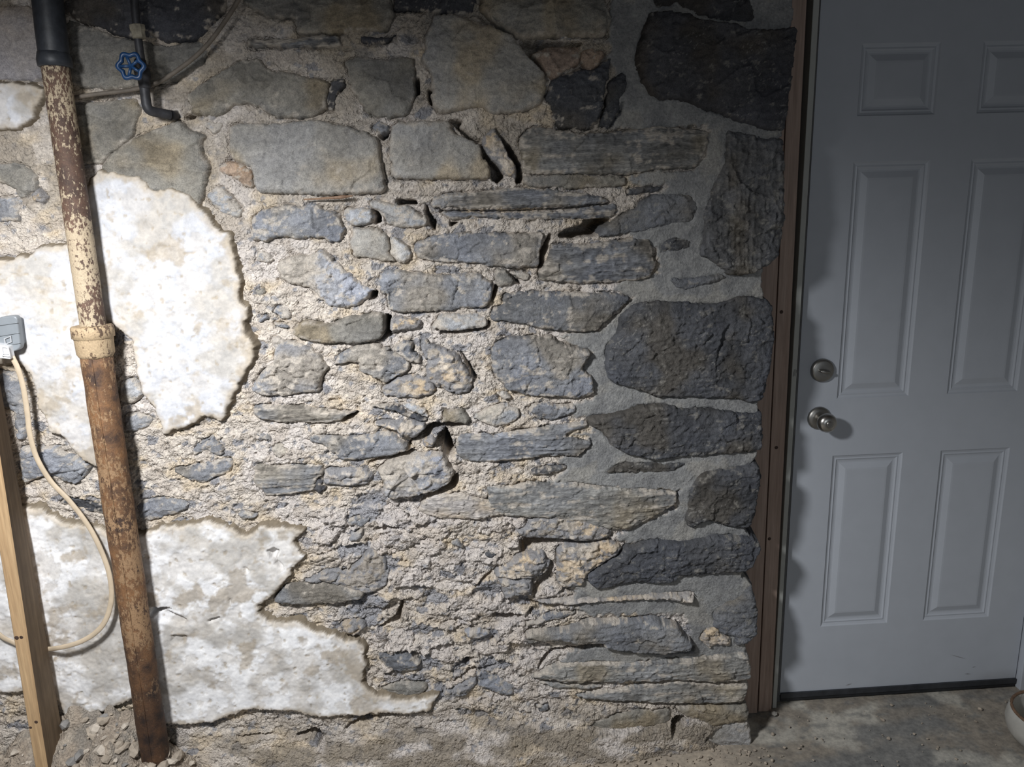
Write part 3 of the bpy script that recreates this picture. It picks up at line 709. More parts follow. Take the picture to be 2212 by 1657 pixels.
def shell(p, look, prot, seed, step, back):
    pad = .03
    xs = np.arange(p[:, 0].min() - pad, p[:, 0].max() + pad, step)
    zs = np.arange(p[:, 1].min() - pad, p[:, 1].max() + pad, step)
    x, z = np.meshgrid(xs, zs)
    xw, zw = warped(x, z)
    s = sdf(p, xw, zw)
    r = .009 if look in 'gthfwm' else .0065
    t = np.clip(s / r, 0, 1)
    prof = np.sqrt(np.clip(1 - (1 - t) ** 2, 0, 1))
    R = random.Random(seed)
    tx, tz = R.uniform(-.035, .035), R.uniform(-.05, .03)
    cx, cz = p.mean(0)
    ox, oz = R.uniform(0, 50), R.uniform(0, 50)
    f1, h1, e1 = facets((x + ox) * 15, (z + oz) * 19, seed, 1.4)
    f2, h2, e2 = facets((x + ox) * 42, (z + oz) * 55, seed + 2, 1.4)
    lowf = fbm((x + ox) * 9, (z + oz) * 13, seed, 3)
    fine = fbm((x + ox) * 70, (z + oz) * 90, seed + 3, 4, .6)
    lay = perlin((x + ox) * 4 + .8 * lowf, (z + oz) * 75 + 2 * lowf, seed + 4) + .7 * perlin((x + ox) * 8, (z + oz) * 170, seed + 5)
    if look == 'v': lay = perlin((x + ox) * 70 + 3 * lowf, (z + oz) * 7, seed + 4) + .6 * perlin((x + ox) * 150, (z + oz) * 12, seed + 5)
    K = dict(b=(.006, .0042, .0012, .0014), d=(.0045, .0030, .0024, .0022), g=(.004, .0022, .0014, .0008), l=(.004, .003, .0016, .001),
             t=(.005, .0075, .003, .001), k=(.004, .002, .001, .0006), s=(.003, .002, .0014, .0055), p=(.005, .004, .002, 0), w=(.002, .001, .0012, 0),
             q=(.004, .0025, .0012, .002), h=(.0025, .0018, .0013, .0006), f=(.006, .007, .0026, .001), n=(.003, .0018, .0014, .0028), m=(.003, .004, .002, .003),
             v=(.010, .005, .002, .0035))[look]
    rel = K[0] * f1 + K[0] * .7 * lowf + K[1] * f2 + K[2] * fine + K[3] * lay
    if look in 'f': rel = rel - .0025 * (1 - sstep(0, .09, e1)) * (_hash(np.floor(x * 3), np.floor(z * 3), seed) > .3)
    h = prot * (.30 + .70 * prof) + tx * (x - cx) + tz * (z - cz) + rel * np.clip(t, .15, 1)
    h = h + .005 * np.clip(s / .06, 0, 1)
    h = h - (.006 if look not in 'hgw' else .003) * h2 * (1 - sstep(0, .018, s))          # chipped arrises
    h = h - .0035 * (1 - sstep(0, .045, e2)) * (h2 > (.82 if look in 'dvk' else .6)) * (look not in 'hgw')
    h = np.where(s < 0, h + s * 7.0, h)
    h = np.maximum(h, -back - .01)
    carve(h, x, z, .8)
    # albedo
    base, dust = PAL[look]
    base = A3(base)
    c = np.broadcast_to(base, x.shape + (3,)) * (1 + .22 * lowf + .30 * (h1 - .5) * (K[0] > .0035) + .16 * fine)[..., None]
    c = c * (1 + R.uniform(-.14, .14))
    hue = fbm((x + ox) * 6, (z + oz) * 6, seed + 7, 3)
    c = mix(c, c * A3([1.12, 1.0, .82]), sstep(0, .6, hue))
    c = mix(c, c * A3([.96, .985, 1.045]), sstep(0, .6, -hue))
    if look in 'snvm':
        c = c * (1 + .42 * np.clip(lay, -1, 1))[..., None]
    dn = (.55 if look in 'hgw' else 1.) * fbm((x + ox) * 34, (z + oz) * 46, seed + 9, 5, .65) + .45 * fbm((x + ox) * 7, (z + oz) * 9, seed + 10, 2)
    if look in 'snm': dn = dn * .6 + .75 * perlin((x + ox) * 7, (z + oz) * 75, seed + 11)
    grey_here = 1 if sdf(outline('X', GREY), A3([cx]), A3([cz]))[0] > 0 else 0
    lim = .62 - 1.0 * dust - .65 * (1 - sstep(0, .014, s)) * (1 - grey_here)
    dm = sstep(lim, lim + (.9 if look in 'hgw' else .5), dn)
    dcol = A3([.52, .47, .41]) if not grey_here else A3([.30, .285, .255])
    if look == 't': dcol = A3([.25, .255, .275])
    c = mix(c, dcol, (.85 if not grey_here else .6) * dm)
    if look in 'dqvbk':
        ve = 1 - np.abs(perlin((x + ox) * 40 + 2 * lowf, (z + oz) * 52, seed + 12)) * 8
        c = mix(c, A3([.36, .35, .325]), .6 * sstep(.55, 1., ve) * sstep(0, .4, perlin((x + ox) * 12, (z + oz) * 12, seed + 13)))
    keep = (s > -(back / 7.0 + .004)) & (h > -back - .008)
    V = np.stack([x, -.16 - h, z], -1)
    return V, keep, c, x, z, s, h

# stones press into the mortar bed
def bed(p, look):
    i0, i1 = np.searchsorted(gx, [p[:, 0].min() - .02, p[:, 0].max() + .02])
    j0, j1 = np.searchsorted(gz, [p[:, 1].min() - .02, p[:, 1].max() + .02])
    sl = (slice(j0, j1), slice(i0, i1))
    xw, zw = warped(GX[sl], GZ[sl])
    s = sdf(p, xw, zw)
    HM[sl] -= .03 * sstep(.003, .012, s) + (1 - GM[sl]) * sstep(-.0055, -.001, s) * (.003 + .011 * sstep(-.1, .35, perlin(GX[sl] * 22, GZ[sl] * 22, 77))) + GM[sl] * .006 * sstep(-.004, -.001, s) * sstep(.0, .4, perlin(GX[sl] * 14, GZ[sl] * 14, 78))

built = []
for i, (p, look, prot, ar) in enumerate(stones):
    bed(p, look)
    right = p[:, 0].max() > -.24
    V, keep, c, x, z, s, h = shell(p, look, prot, 100 + i * 7, .0026 if ar > .004 else .0022, .14 if right else .06)
    built.append((V, keep, c, look))

carve(HM, GX, GZ)
# the wall ends in a rough return beside the door
over = GX - edge_x(GZ) + 1.2 * WX + .012
HM = np.where(over > 0, np.maximum(HM - over * 14, -.24), HM)
V = np.stack([GX, -.16 - HM, GZ], -1)
wall = grid_object('wall_back', V, over < .03, CM, M_MORTAR, None, 1 - .93 * GM)
tag(wall, 'rough rubble stone wall with crumbling tan mortar, grey pointing and peeling white plaster', 'wall', 'structure')

WORDS = dict(b='blue grey slate stone', d='dark slate stone', g='weathered brown grey stone', l='pale blue grey stone', t='mortar crusted pale stone',
             k='nearly black stone', s='thinly layered slate stone', p='pinkish tan stone', w='whitewashed stone', q='smooth grey slate stone',
             h='smooth tan grey stone', f='flaky blue grey stone', n='long layered grey brown stone', m='pale streaked stone', v='dark stone with upright layers')
for V, keep, c, look in built[:98]:
    o = grid_object('stone', V, keep, c, M_STRATA if look in 'snm' else M_STONE, wall)
    o['label'] = WORDS[look]
rest = built[98:]
if rest:
    obs = [grid_object('small_stones', V, keep, c, M_STONE) for V, keep, c, look in rest]
    vs, fs, cs, n0 = [], [], [], 0
    for o in obs:
        me = o.data; n = len(me.vertices)
        a = np.empty(n * 3, np.float32); me.vertices.foreach_get('co', a); vs.append(a.reshape(-1, 3))
        q = np.empty(len(me.loops), np.int32); me.loops.foreach_get('vertex_index', q); fs.append(q.reshape(-1, 4) + n0)
        k = np.empty(n * 4, np.float32); me.color_attributes['Col'].data.foreach_get('color', k); cs.append(k.reshape(-1, 4))
        n0 += n
        bpy.data.objects.remove(o); bpy.data.meshes.remove(me)
    vs, fs, cs = np.vstack(vs), np.vstack(fs), np.vstack(cs)
    me = bpy.data.meshes.new('small_stones')
    me.vertices.add(len(vs)); me.vertices.foreach_set('co', vs.ravel())
    me.loops.add(fs.size); me.loops.foreach_set('vertex_index', fs.astype(np.int32).ravel())
    me.polygons.add(len(fs)); me.polygons.foreach_set('loop_start', np.arange(0, fs.size, 4, dtype=np.int32))
    me.polygons.foreach_set('use_smooth', np.ones(len(fs), bool)); me.update(calc_edges=True)
    at = me.color_attributes.new('Col', 'FLOAT_COLOR', 'POINT'); at.data.foreach_set('color', cs.ravel())
    o = bpy.data.objects.new('small_stones', me); COL.objects.link(o); me.materials.append(M_STONE); o.parent = wall
    tag(o, 'small slate chips wedged between larger stones', kind='stuff')

# ---- plaster skins
PL_LAB = ['white lime plaster patch behind the rusty pipe', 'white lime plaster patch low on the wall', 'white plaster patch at upper left']
for k, ln in enumerate(PLASTER.strip().split('\n')):
    p = outline('X', ln)
    st = .003
    xs = np.arange(max(p[:, 0].min() - .03, X0), p[:, 0].max() + .03, st); zs = np.arange(p[:, 1].min() - .03, p[:, 1].max() + .03, st)
    x, z = np.meshgrid(xs, zs)
    xw, zw = x + .005 * fbm(x * 40, z * 40, 203, 4, .55), z + .005 * fbm(x * 40, z * 40, 231, 4, .55)
    s = sdf(p, xw, zw)
    thick = (.024, .022, .018)[k]
    n1 = fbm(x * 4, z * 5, 70, 3); n2 = fbm(x * 22, z * 22, 71, 4)
    fl = sstep(.05, .12, fbm(x * 13, z * 13, 72, 5, .6) + .2 * n1)           # places where the top coat flaked off
    h = thick + .006 * n1 + .0014 * n2 + .0007 * fbm(x * 90, z * 90, 75, 3) - .0014 * fl
    h += .016 * (1 - sstep(.0, .3, z)) * (k == 1)
    h = np.where(s < 0, h + s * 3.0, h - .004 * (1 - np.clip(s / .006, 0, 1)) ** 2)
    pit = sstep(.62, .8, fbm(x * 55, z * 55, 76, 2))
    h -= .002 * pit
    carve(h, x, z)
    ws = (np.broadcast_to(A3([.555, .56, .585]), x.shape + (3,)), np.broadcast_to(A3([.82, .82, .83]), x.shape + (3,)), np.broadcast_to(A3([.66, .67, .70]), x.shape + (3,)))[k]
    c = mix(ws, A3([.45, .425, .39]), .85 * sstep(-.05, .45, fbm(x * 7, z * 8, 77, 4)))
    c = mix(c, A3([.40, .345, .275]), .8 * sstep(.18, .6, fbm(x * 10 + 3, z * 10, 78, 5, .6)))
    c = mix(c, A3([.54, .50, .45]), .45 * fl)
    c = mix(c, A3([.36, .30, .22]), .6 * pit)
    c = mix(c, A3([.50, .43, .34]), .7 * (1 - sstep(0, .016, s + .008 * n2)))
    c = mix(c, A3([.20, .165, .12]), sstep(.001, -.003, s))
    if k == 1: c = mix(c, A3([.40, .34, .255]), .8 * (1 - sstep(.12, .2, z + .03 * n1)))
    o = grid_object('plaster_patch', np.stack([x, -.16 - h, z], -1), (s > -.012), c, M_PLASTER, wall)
    o['label'] = PL_LAB[k]

# a split wooden shim in the joint under the large grey stone
sh = [aty(656, 431, -.178), aty(700, 428.5, -.185), aty(735, 426, -.187), aty(763, 423, -.183)]
o = tube('wooden_shim', spline(sh, 6), np.concatenate([np.linspace(.0015, .004, 13), np.linspace(.004, .0012, 6)]), wood('shim_wood', (.16, .09, .055), (.30, .19, .12)), wall, 8, .6)
o['label'] = 'reddish wooden shim'

# ------------------------------------------------------------------ floor
xs = np.arange(-3.2, 1.6, .01); ys = np.arange(-3.2, .35, .01)
x, y = np.meshgrid(xs, ys)
h = .004 * fbm(x * 3, y * 3, 300, 3) + .0012 * fbm(x * 25, y * 25, 301, 4) - .004
c = mix(np.broadcast_to(A3([.27, .24, .20]), x.shape + (3,)), A3([.20, .197, .187]), sstep(-.15, .35, fbm(x * 2.6 + 1, y * 4, 302, 4)))
c = mix(c, A3([.44, .42, .37]), .8 * sstep(.15, .5, fbm(x * 5, y * 5, 303, 4)))
c = mix(c, A3([.19, .19, .18]), .7 * sstep(.3, .6, fbm(x * 18 + y * 9, y * 30, 304, 4)))
dirt = sstep(-.5, -.25, y) * sstep(-.1, -.3, x)
c = mix(c, A3([.42, .36, .29]), .8 * dirt)
floor = grid_object('floor', np.stack([x, y, h], -1), np.ones(x.shape, bool), c, mineral('dusty_concrete', 70, .35, .003))
tag(floor, 'dusty worn concrete basement floor with brown and grey stains', 'floor', 'structure')

# ------------------------------------------------------------------ ceiling
m_ceil = wood('old_ceiling_boards', (.10, .075, .055), (.17, .13, .095), (.6, 12, 12), 5)
ce = box('ceiling', (-3.2, -3.2, 2.30), (1.6, .35, 2.33), m_ceil)
tag(ce, 'dark old plank ceiling over the basement', 'ceiling', 'structure')
for k in range(9):
    box('joist', (-3.0 + k * .5, -3.2, 2.14), (-2.96 + k * .5, -.02, 2.30), m_ceil, ce)

# ------------------------------------------------------------------ rubble heap and crumbs
def chunk(verts, faces, cols, c, r, R, flat=.75):
    base = [(1, 0, 0), (-1, 0, 0), (0, 1, 0), (0, -1, 0), (0, 0, 1), (0, 0, -1), (.6, .6, .6), (-.6, .6, .6), (.6, -.6, .6), (-.6, -.6, .6), (.6, .6, -.6), (-.6, .6, -.6), (.6, -.6, -.6), (-.6, -.6, -.6)]
    T = [(4, 6, 7), (4, 7, 9), (4, 9, 8), (4, 8, 6), (0, 10, 6), (0, 6, 8), (0, 8, 12), (0, 12, 10), (1, 9, 7), (1, 7, 11), (1, 11, 13), (1, 13, 9),
         (2, 7, 6), (2, 6, 10), (2, 10, 11), (2, 11, 7), (3, 8, 9), (3, 9, 13), (3, 13, 12), (3, 12, 8), (5, 11, 10), (5, 13, 11), (5, 12, 13), (5, 10, 12)]
    a = R.uniform(0, 6.28); ca, sa = math.cos(a), math.sin(a)
    n0 = len(verts); sx, sy, sz = R.uniform(.7, 1.35), R.uniform(.6, 1.1), flat * R.uniform(.6, 1.1)
    tl = R.uniform(-.5, .5)
    for b in base:
        k = r * R.uniform(.78, 1.18)
        px, py, pz = b[0] * k * sx, b[1] * k * sy, b[2] * k * sz
        px, pz = px * math.cos(tl) - pz * math.sin(tl), px * math.sin(tl) + pz * math.cos(tl)
        verts.append((c[0] + px * ca - py * sa, c[1] + px * sa + py * ca, c[2] + pz))
    faces += [tuple(n0 + i for i in t) for t in T]
    return len(base)

def pile_h(x, y):
    d = np.clip((y + .62) / .46, 0, 1)                     # 0 out on the floor, 1 at the wall
    px = sstep(-1.62, -1.86, x) * (1 - .35 * sstep(-2.0, -2.25, x))
    return (.215 * px + .03) * d ** 1.25 * (1 + .25 * fbm(x * 8, y * 8, 320, 3)) - .008

xs = np.arange(-2.6, -1.45, .006); ys = np.arange(-.68, -.185, .006)
x, y = np.meshgrid(xs, ys)
ph, phs, pe = facets(x * 30, y * 30, 330, 1.4)
h = pile_h(x, y) + .010 * ph + .006 * fbm(x * 40, y * 40, 331, 4)
c = mix(np.broadcast_to(A3([.36, .30, .24]), x.shape + (3,)), A3([.28, .25, .215]), sstep(-.2, .4, fbm(x * 14, y * 14, 332, 4)))
c = mix(c, A3([.45, .39, .32]), .7 * sstep(.1, .5, fbm(x * 22, y * 22, 333, 4)))
heap = grid_object('rubble_heap', np.stack([x, y, h], -1), h > -.02, c, M_MORTAR)
tag(heap, 'heap of crumbled mortar piled around the feet of post and pipe', 'rubble', 'stuff')
R = random.Random(11)
vv, ff = [], []
for i in range(1000):
    px = R.uniform(-2.3, -1.62); py = R.uniform(-.56, -.20)
    r = R.choice([.003, .003, .004, .004, .005, .005, .006, .008, .011, .018]) * R.uniform(.8, 1.2)
    chunk(vv, ff, None, (px, py, float(pile_h(np.array(px), np.array(py))) + r * .3), r, R)
m_crumb = plain('crumb', (.36, .305, .245), .95, 0, .28, 60, .5)
o = mesh_from('mortar_lumps', vv, ff, m_crumb, None, False)
o.data.materials.append(plain('grey_crumb', (.235, .225, .215), .95, 0, .28, 60, .5)); o.data.materials.append(plain('pale_crumb', (.50, .44, .37), .95, 0, .2, 60, .5))
for p in o.data.polygons: p.material_index = (0, 0, 2, 0, 0, 1, 0, 2)[(p.index // 24) % 8]
o.parent = heap; o['kind'] = 'stuff'
vv, ff = [], []
for i in range(900):
    px = R.uniform(-1.62, -.12) if R.random() < .85 else R.uniform(-.1, .7)
    py = -.19 - abs(R.gauss(0, .10))
    if px > -.12: py = R.uniform(-.5, -.05)
    r = abs(R.gauss(0, .0026)) + .0011
    if math.hypot(px - .686, py + .255) < .14: continue
    chunk(vv, ff, None, (px, py, r * .5 - .001), r, R)
crumbs = mesh_from('mortar_crumbs', vv, ff, m_crumb, None, False)
tag(crumbs, 'scattered mortar crumbs on the floor along the foot of the wall', 'crumbs', 'stuff')

# ------------------------------------------------------------------ door
m_door = plain('white_door_paint', (.43, .455, .50), .42, 0, .03, 12)
m_strip = plain('jamb_paint', (.40, .405, .38), .6, 0, .06, 20)
m_black = plain('black_rubber', (.012, .013, .016), .6, 0, .3, 60)
m_sweep = plain('sweep_metal', (.04, .043, .05), .5, .3, .25, 40)
m_nickel = plain('satin_nickel', (.46, .44, .41), .30, 1, .06, 120)
m_nickel2 = plain('dull_nickel', (.33, .32, .30), .42, 1, .1, 90)
m_stud = wood('stud_wood', (.30, .21, .165), (.42, .315, .26), (14, 14, .7), 5)
m_dark = plain('gap_shade', (.012, .010, .009), .9)
DW, ZB, ZT, TH = .762, .022, 2.052, .044
S, PW = .1147, .2095
px = [(S, S + PW), (DW - S - PW, DW - S)]
pz = [(1.734, 1.911), (.971, 1.619), (.2513, .8011)]
xb = sorted({0, DW, *[v for p in px for v in p]}); zb = sorted({ZB, ZT, *[v for p in pz for v in p]})
V, Fc = [], []
def vid(v): V.append(v); return len(V) - 1
for i in range(len(xb) - 1):
    for j in range(len(zb) - 1):
        if (xb[i], xb[i + 1]) in px and (zb[j], zb[j + 1]) in pz: continue
        a = [vid((xb[i], 0, zb[j])), vid((xb[i + 1], 0, zb[j])), vid((xb[i + 1], 0, zb[j + 1])), vid((xb[i], 0, zb[j + 1]))]
        Fc.append(tuple(a))
b0 = [vid((0, 0, ZB)), vid((DW, 0, ZB)), vid((DW, 0, ZT)), vid((0, 0, ZT))]
b1 = [vid((0, TH, ZB)), vid((DW, TH, ZB)), vid((DW, TH, ZT)), vid((0, TH, ZT))]
for k in range(4): Fc.append((b0[k], b1[k], b1[(k + 1) % 4], b0[(k + 1) % 4]))
Fc.append(tuple(b1[::-1]))
door = mesh_from('door_1', V, Fc, m_door, None, False)
tag(door, 'white six panel entry door with nickel knob and deadbolt, right of the stone wall', 'door', 'structure')
PROF = [(0, 0), (.0035, .0035), (.009, .0055), (.013, .0045), (.017, .0075), (.022, .0085), (.026, .0082), (.042, .0022), (.047, .0018)]
for (x0, x1) in px:
    for (z0, z1) in pz:
        V, Fc = [], []
        for (d, y) in PROF:
            V += [(x0 + d, y, z0 + d), (x1 - d, y, z0 + d), (x1 - d, y, z1 - d), (x0 + d, y, z1 - d)]
        for k in range(len(PROF) - 1):
            for e in range(4):
                Fc.append((k * 4 + e, k * 4 + (e + 1) % 4, k * 4 + 4 + (e + 1) % 4, k * 4 + 4 + e))
        n = 4 * (len(PROF) - 1); Fc.append((n, n + 1, n + 2, n + 3))
        mesh_from('panel', V, Fc, m_door, door, False)
KX = .0655; KZ = ZB + .8955; DZ = KZ + .1397
ax = (0, -1, 0)
knob = lathe('door_knob', (KX, -.010, KZ), ax, [(0, .013), (.012, .0125), (.020, .014), (.026, .021), (.033, .0258), (.041, .0275), (.049, .0262), (.055, .0215), (.058, .014), (.0585, .010), (.0582, .0)], m_nickel, door)
knob['label'] = 'round satin nickel door knob'
lathe('rose', (KX, 0, KZ), ax, [(0, .0335), (.004, .0335), (.008, .031), (.011, .024), (.0125, .014)], m_nickel2, knob)
lathe('lock_button', (KX, -.066, KZ), ax, [(0, .0085), (.0035, .0085), (.0045, .007)], m_nickel, knob)
bolt = lathe('deadbolt', (KX, 0, DZ), ax, [(0, .0335), (.006, .0335), (.011, .030), (.0125, .026), (.013, .012)], m_nickel2, door)
bolt['label'] = 'round satin nickel deadbolt with thumb turn'
V, Fc = [], []
for yy, k in ((-.010, 1.), (-.026, .96), (-.029, .8)):
    for q in range(20):
        th = 2 * math.pi * q / 20
        V.append((KX + .0165 * k * math.cos(th), yy, DZ + .0062 * k * math.sin(th) - .006 * math.cos(th) * .35))
for r in range(2):
    for q in range(20): Fc.append((r * 20 + q, r * 20 + (q + 1) % 20, r * 20 + 20 + (q + 1) % 20, r * 20 + 20 + q))
Fc.append(tuple(40 + q for q in range(20)))
mesh_from('thumb_turn', V, Fc, m_nickel2, bolt, True)
box('door_sweep', (.001, -.006, .0135), (DW - .001, .004, .030), m_sweep, door)
sw = box('sweep_seal', (.002, -.003, .002), (DW - .002, .003, .0132), m_black, door)
# scuff marks near the foot of the door
V, Fc = [], []
for (u0, v0, u1, v1, w) in ((1826, 1481, 1840, 1477, 1.6), (2052, 1414, 2088, 1424, 1.2), (2083, 1456, 2098, 1456, 1.8), (2100, 1442, 2108, 1440, 1.2)):
    a, b = aty(u0, v0, -.0006), aty(u1, v1, -.0006); m_ = (a + b) / 2; n = len(V)
    V += [a, m_ + A3([0, 0, w * .0012]), b, m_ - A3([0, 0, w * .0012])]; Fc.append((n, n + 3, n + 2, n + 1))
mesh_from('scuff_marks', V, Fc, plain('scuff', (.26, .26, .27), .8, 0, .3, 80), door, False)

# threshold, jambs, studs
thr = box('trim_1', (-.02, .006, -.004), (DW + .02, .16, .019), m_black, None, .002)
tag(thr, 'black threshold under the white door', 'threshold', 'structure')
def board(name, tl, tr, bl, br, yf, yb, mat, label, cat, ztop=2.14, zbot=-.003):
    """upright board: its front edges follow two straight lines on the face y = yf"""
    L0, L1, R0, R1 = aty(*tl, yf), aty(*bl, yf), aty(*tr, yf), aty(*br, yf)
    def at(a, b, z): return a[0] + (b[0] - a[0]) * (z - a[2]) / (b[2] - a[2])
    v = []
    for z in (zbot, ztop):
        v += [(at(L0, L1, z), yf, z), (at(R0, R1, z), yf, z), (at(R0, R1, z), yb, z), (at(L0, L1, z), yb, z)]
    f = [(3, 2, 1, 0), (4, 5, 6, 7), (0, 1, 5, 4), (1, 2, 6, 5), (2, 3, 7, 6), (3, 0, 4, 7)]
    o = mesh_from(name, v, f, mat, None, False)
    md = o.modifiers.new('bevel', 'BEVEL'); md.width = .0015; md.segments = 2
    return tag(o, label, cat, 'structure')
board('trim_2', (1600, 0), (1708, 0), (1560, 1525), (1636.5, 1525), -.045, .05, m_stud, 'brown wooden stud half hidden behind the end of the stone wall', 'stud')
b2 = board('trim_3', (1710.5, 0), (1743, 0), (1639, 1525), (1667, 1525), -.040, .05, m_stud, 'brown wooden stud with dark knots between the other stud and the white jamb', 'stud')
m_knot = plain('knot', (.05, .028, .02), .8, 0, .4, 90)
for (u, v) in ((1688, 674), (1677, 967), (1662, 1164)):
    q = aty(u, v, -.0402)
    lathe('knot', (q[0], -.0395, q[2]), ax, [(0, .0055), (.0006, .005), (.0008, .003)], m_knot, b2, 14)
jm = board('trim_4', (1757.5, 0), (1771, 0), (1669, 1525), (1677.5, 1525), -.028, .05, m_strip, 'off white door jamb edge left of the white door', 'door jamb')
board('trim_5', (1771, 0), (1781, 0), (1677.5, 1520), (1687.5, 1520), .002, .05, plain('weather_strip', (.12, .12, .12), .8, 0, .2, 30), 'dark weather strip beside the white door', 'weather strip')
board('trim_6', (1700, 0), (1790, 0), (1630, 1525), (1690, 1525), .052, .09, m_dark, 'near black board as painted shade in the gap beside the door jamb', 'door frame')  # near-black board, the gap's shade put into its colour
V, Fc = [], []
for k, (u, v0, v1) in enumerate(((1713.6, 803, 814), (1715.8, 798, 812), (1718, 798, 813), (1720.4, 799, 806))):
    a, b = aty(u, v0, -.0285), aty(u - .6, v1, -.0285); n = len(V)
    V += [a, a + A3([.0009, 0, 0]), b + A3([.0009, 0, 0]), b]; Fc.append((n, n + 1, n + 2, n + 3))
o = mesh_from('pencil_marks', V, Fc, plain('pencil', (.07, .07, .07), .8), jm, False)
rj = box('trim_7', (DW + .004, -.02, -.003), (DW + .03, .05, 2.12), m_door, None, .002)
tag(rj, 'white door jamb right of the white door', 'door jamb', 'structure')

# right hand wall: whitewashed masonry with a swollen foot
ys = np.arange(-1.0, .06, .006); zs = np.arange(-.02, 2.13, .008)
y, z = np.meshgrid(ys, zs)
x = .81 - .006 * fbm(y * 9, z * 9, 400, 4) - .015 * (1 - sstep(0, .1, z)) * sstep(0, -.1, y)
c = mix(np.broadcast_to(A3([.46, .455, .43]), y.shape + (3,)), A3([.36, .345, .315]), sstep(-.1, .4, fbm(y * 9, z * 9, 401, 4)))
V = np.stack([x, y, z], -1)[:, ::-1]
wr = grid_object('wall_right', V, np.ones(y.shape, bool), c[:, ::-1], M_PLASTER)
tag(wr, 'whitewashed wall to the right of the white door', 'wall', 'structure')

# pail at the right edge of the frame
m_pail = plain('pale_pail', (.40, .385, .35), .6, 0, .12, 25)
pc = (.686, -.255, .0)
pail = lathe('pail', pc, (0, 0, 1), [(.001, .085), (.006, .098), (.03, .113), (.055, .117), (.078, .113), (.092, .107), (.092, .101), (.075, .105), (.03, .10), (.012, .09), (.012, .0)], m_pail, None, 48)
tag(pail, 'pale squat pail with a rusty rim on the floor at the right edge', 'pail')
rim = []
for k in range(49):
    th = 2 * math.pi * k / 48; rim.append((pc[0] + .1045 * math.cos(th), pc[1] + .1045 * math.sin(th), .0925))
o = tube('rim', rim, .0042, plain('rust_rim', (.17, .10, .06), .85, 0, .4, 60, .4), None, 10); o.parent = pail
o['label'] = 'rusty brown rim'

# ------------------------------------------------------------------ cast iron pipe
YP = -.232
m_flake = rusty('flaking_paint', (.45, .36, .25), (.070, .042, .032), (.15, .085, .058), .865, 150)
m_flake2 = rusty('hub_paint', (.46, .34, .21), (.05, .03, .022), (.27, .17, .10), .86, 110)
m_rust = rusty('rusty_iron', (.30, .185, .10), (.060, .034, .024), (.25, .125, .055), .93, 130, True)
m_blackpipe = plain('black_painted_iron', (.032, .036, .044), .5, 0, .3, 60, .3)
P_top, P_cpl, P_hub, P_bot = aty(92, -90, YP), aty(119, 140, YP), aty(205, 735, YP), aty(338, 1645, YP - .01)
axis = (P_hub - P_bot) / np.linalg.norm(P_hub - P_bot)
foot = P_bot - axis * (P_bot[2] + .0) / axis[2]
pipe = empty('drain_pipe', tuple(foot), 'tall rusty cast iron drain pipe with flaking tan paint standing before the wall', 'pipe')
def between(a, b, n): return [a + (b - a) * t for t in np.linspace(0, 1, n)]
hb, ht = aty(208, 768, YP), aty(201, 703, YP)
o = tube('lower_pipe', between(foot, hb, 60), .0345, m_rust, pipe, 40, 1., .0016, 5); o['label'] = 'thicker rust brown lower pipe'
o = tube('upper_pipe', between(ht - axis * .02, P_cpl, 40), .0278, m_flake, pipe, 36, 1., .0006, 6); o['label'] = 'upper pipe with flaking tan paint'
L = float(np.linalg.norm(ht - hb))
o = lathe('hub', hb, axis, [(-.004, .034), (0, .037), (.006, .0405), (L * .55, .0415), (L * .60, .0425), (L * .62, .0455), (L * .95, .0455), (L * .99, .0435), (L, .040), (L + .001, .028)], m_flake2, pipe, 40); o['label'] = 'tan painted bell hub'
seam = between(foot + A3([.004, -.0343, 0]), hb + A3([.004, -.0343, 0]), 30)
tube('casting_seam', seam, .0022, m_rust, pipe, 8)
o = lathe('coupling', P_cpl - axis * .006, axis, [(0, .030), (.002, .0335), (.014, .0345), (.022, .033), (.03, .031)], m_blackpipe, pipe, 36); o['label'] = 'black coupling'
o = tube('top_pipe', between(P_cpl, P_top, 14), .0305, m_blackpipe, pipe, 36, 1., .0004, 3); o['label'] = 'black painted top pipe'

# ------------------------------------------------------------------ water pipe with blue valve
m_pipe2 = plain('dark_iron_pipe', (.045, .045, .05), .55, .2, .35, 50, .3)
m_blue = plain('blue_enamel', (.012, .05, .14), .4, 0, .3, 60)
m_galv = plain('crusted_fitting', (.30, .27, .21), .8, .1, .35, 80, .6)
YV = -.218
pts = [aty(284, -80, YV), aty(292, 20, YV), aty(298, 80, YV), aty(306, 140, YV), aty(312, 190, YV)]
vl = empty('water_pipe', tuple(aty(318, 236, YV)), 'thin dark water pipe with a blue valve wheel bending into the wall', 'pipe')
tube('riser', spline(pts, 6), .0085, m_pipe2, vl, 20)
el = [aty(312, 188, YV), aty(315, 215, YV), aty(318, 230, YV), aty(325, 239, YV + .004), aty(345, 244, YV + .02), aty(372, 249, YV + .04), aty(384, 251, YV + .09)]
o = tube('elbow_pipe', spline(el, 8), .0105, m_pipe2, vl, 20)
u0 = aty(299, 72, YV); ax2 = A3([-.07, 0, 1.])
o = lathe('union_fitting', u0, ax2, [(-.012, .009), (-.010, .014), (.004, .0145), (.006, .0165), (.016, .0165), (.018, .011)], m_galv, vl, 8, False); o['label'] = 'crusted tan union fitting'
vb = aty(309, 165, YV)
lathe('valve_body', vb, ax2, [(-.026, .010), (-.022, .0125), (-.008, .0125), (-.002, .0165), (.014, .0165), (.020, .0125), (.032, .0125), (.036, .010)], m_pipe2, vl, 24)
hc = aty(283, 143, -.285)
stem_dir = hc - aty(308, 158, YV); stem_dir /= np.linalg.norm(stem_dir)
tube('valve_stem', between(aty(308, 158, YV), hc, 6), .005, m_pipe2, vl, 12)
V, Fc = [], []
a, b = frame_of(stem_dir); NS, NT = 60, 12
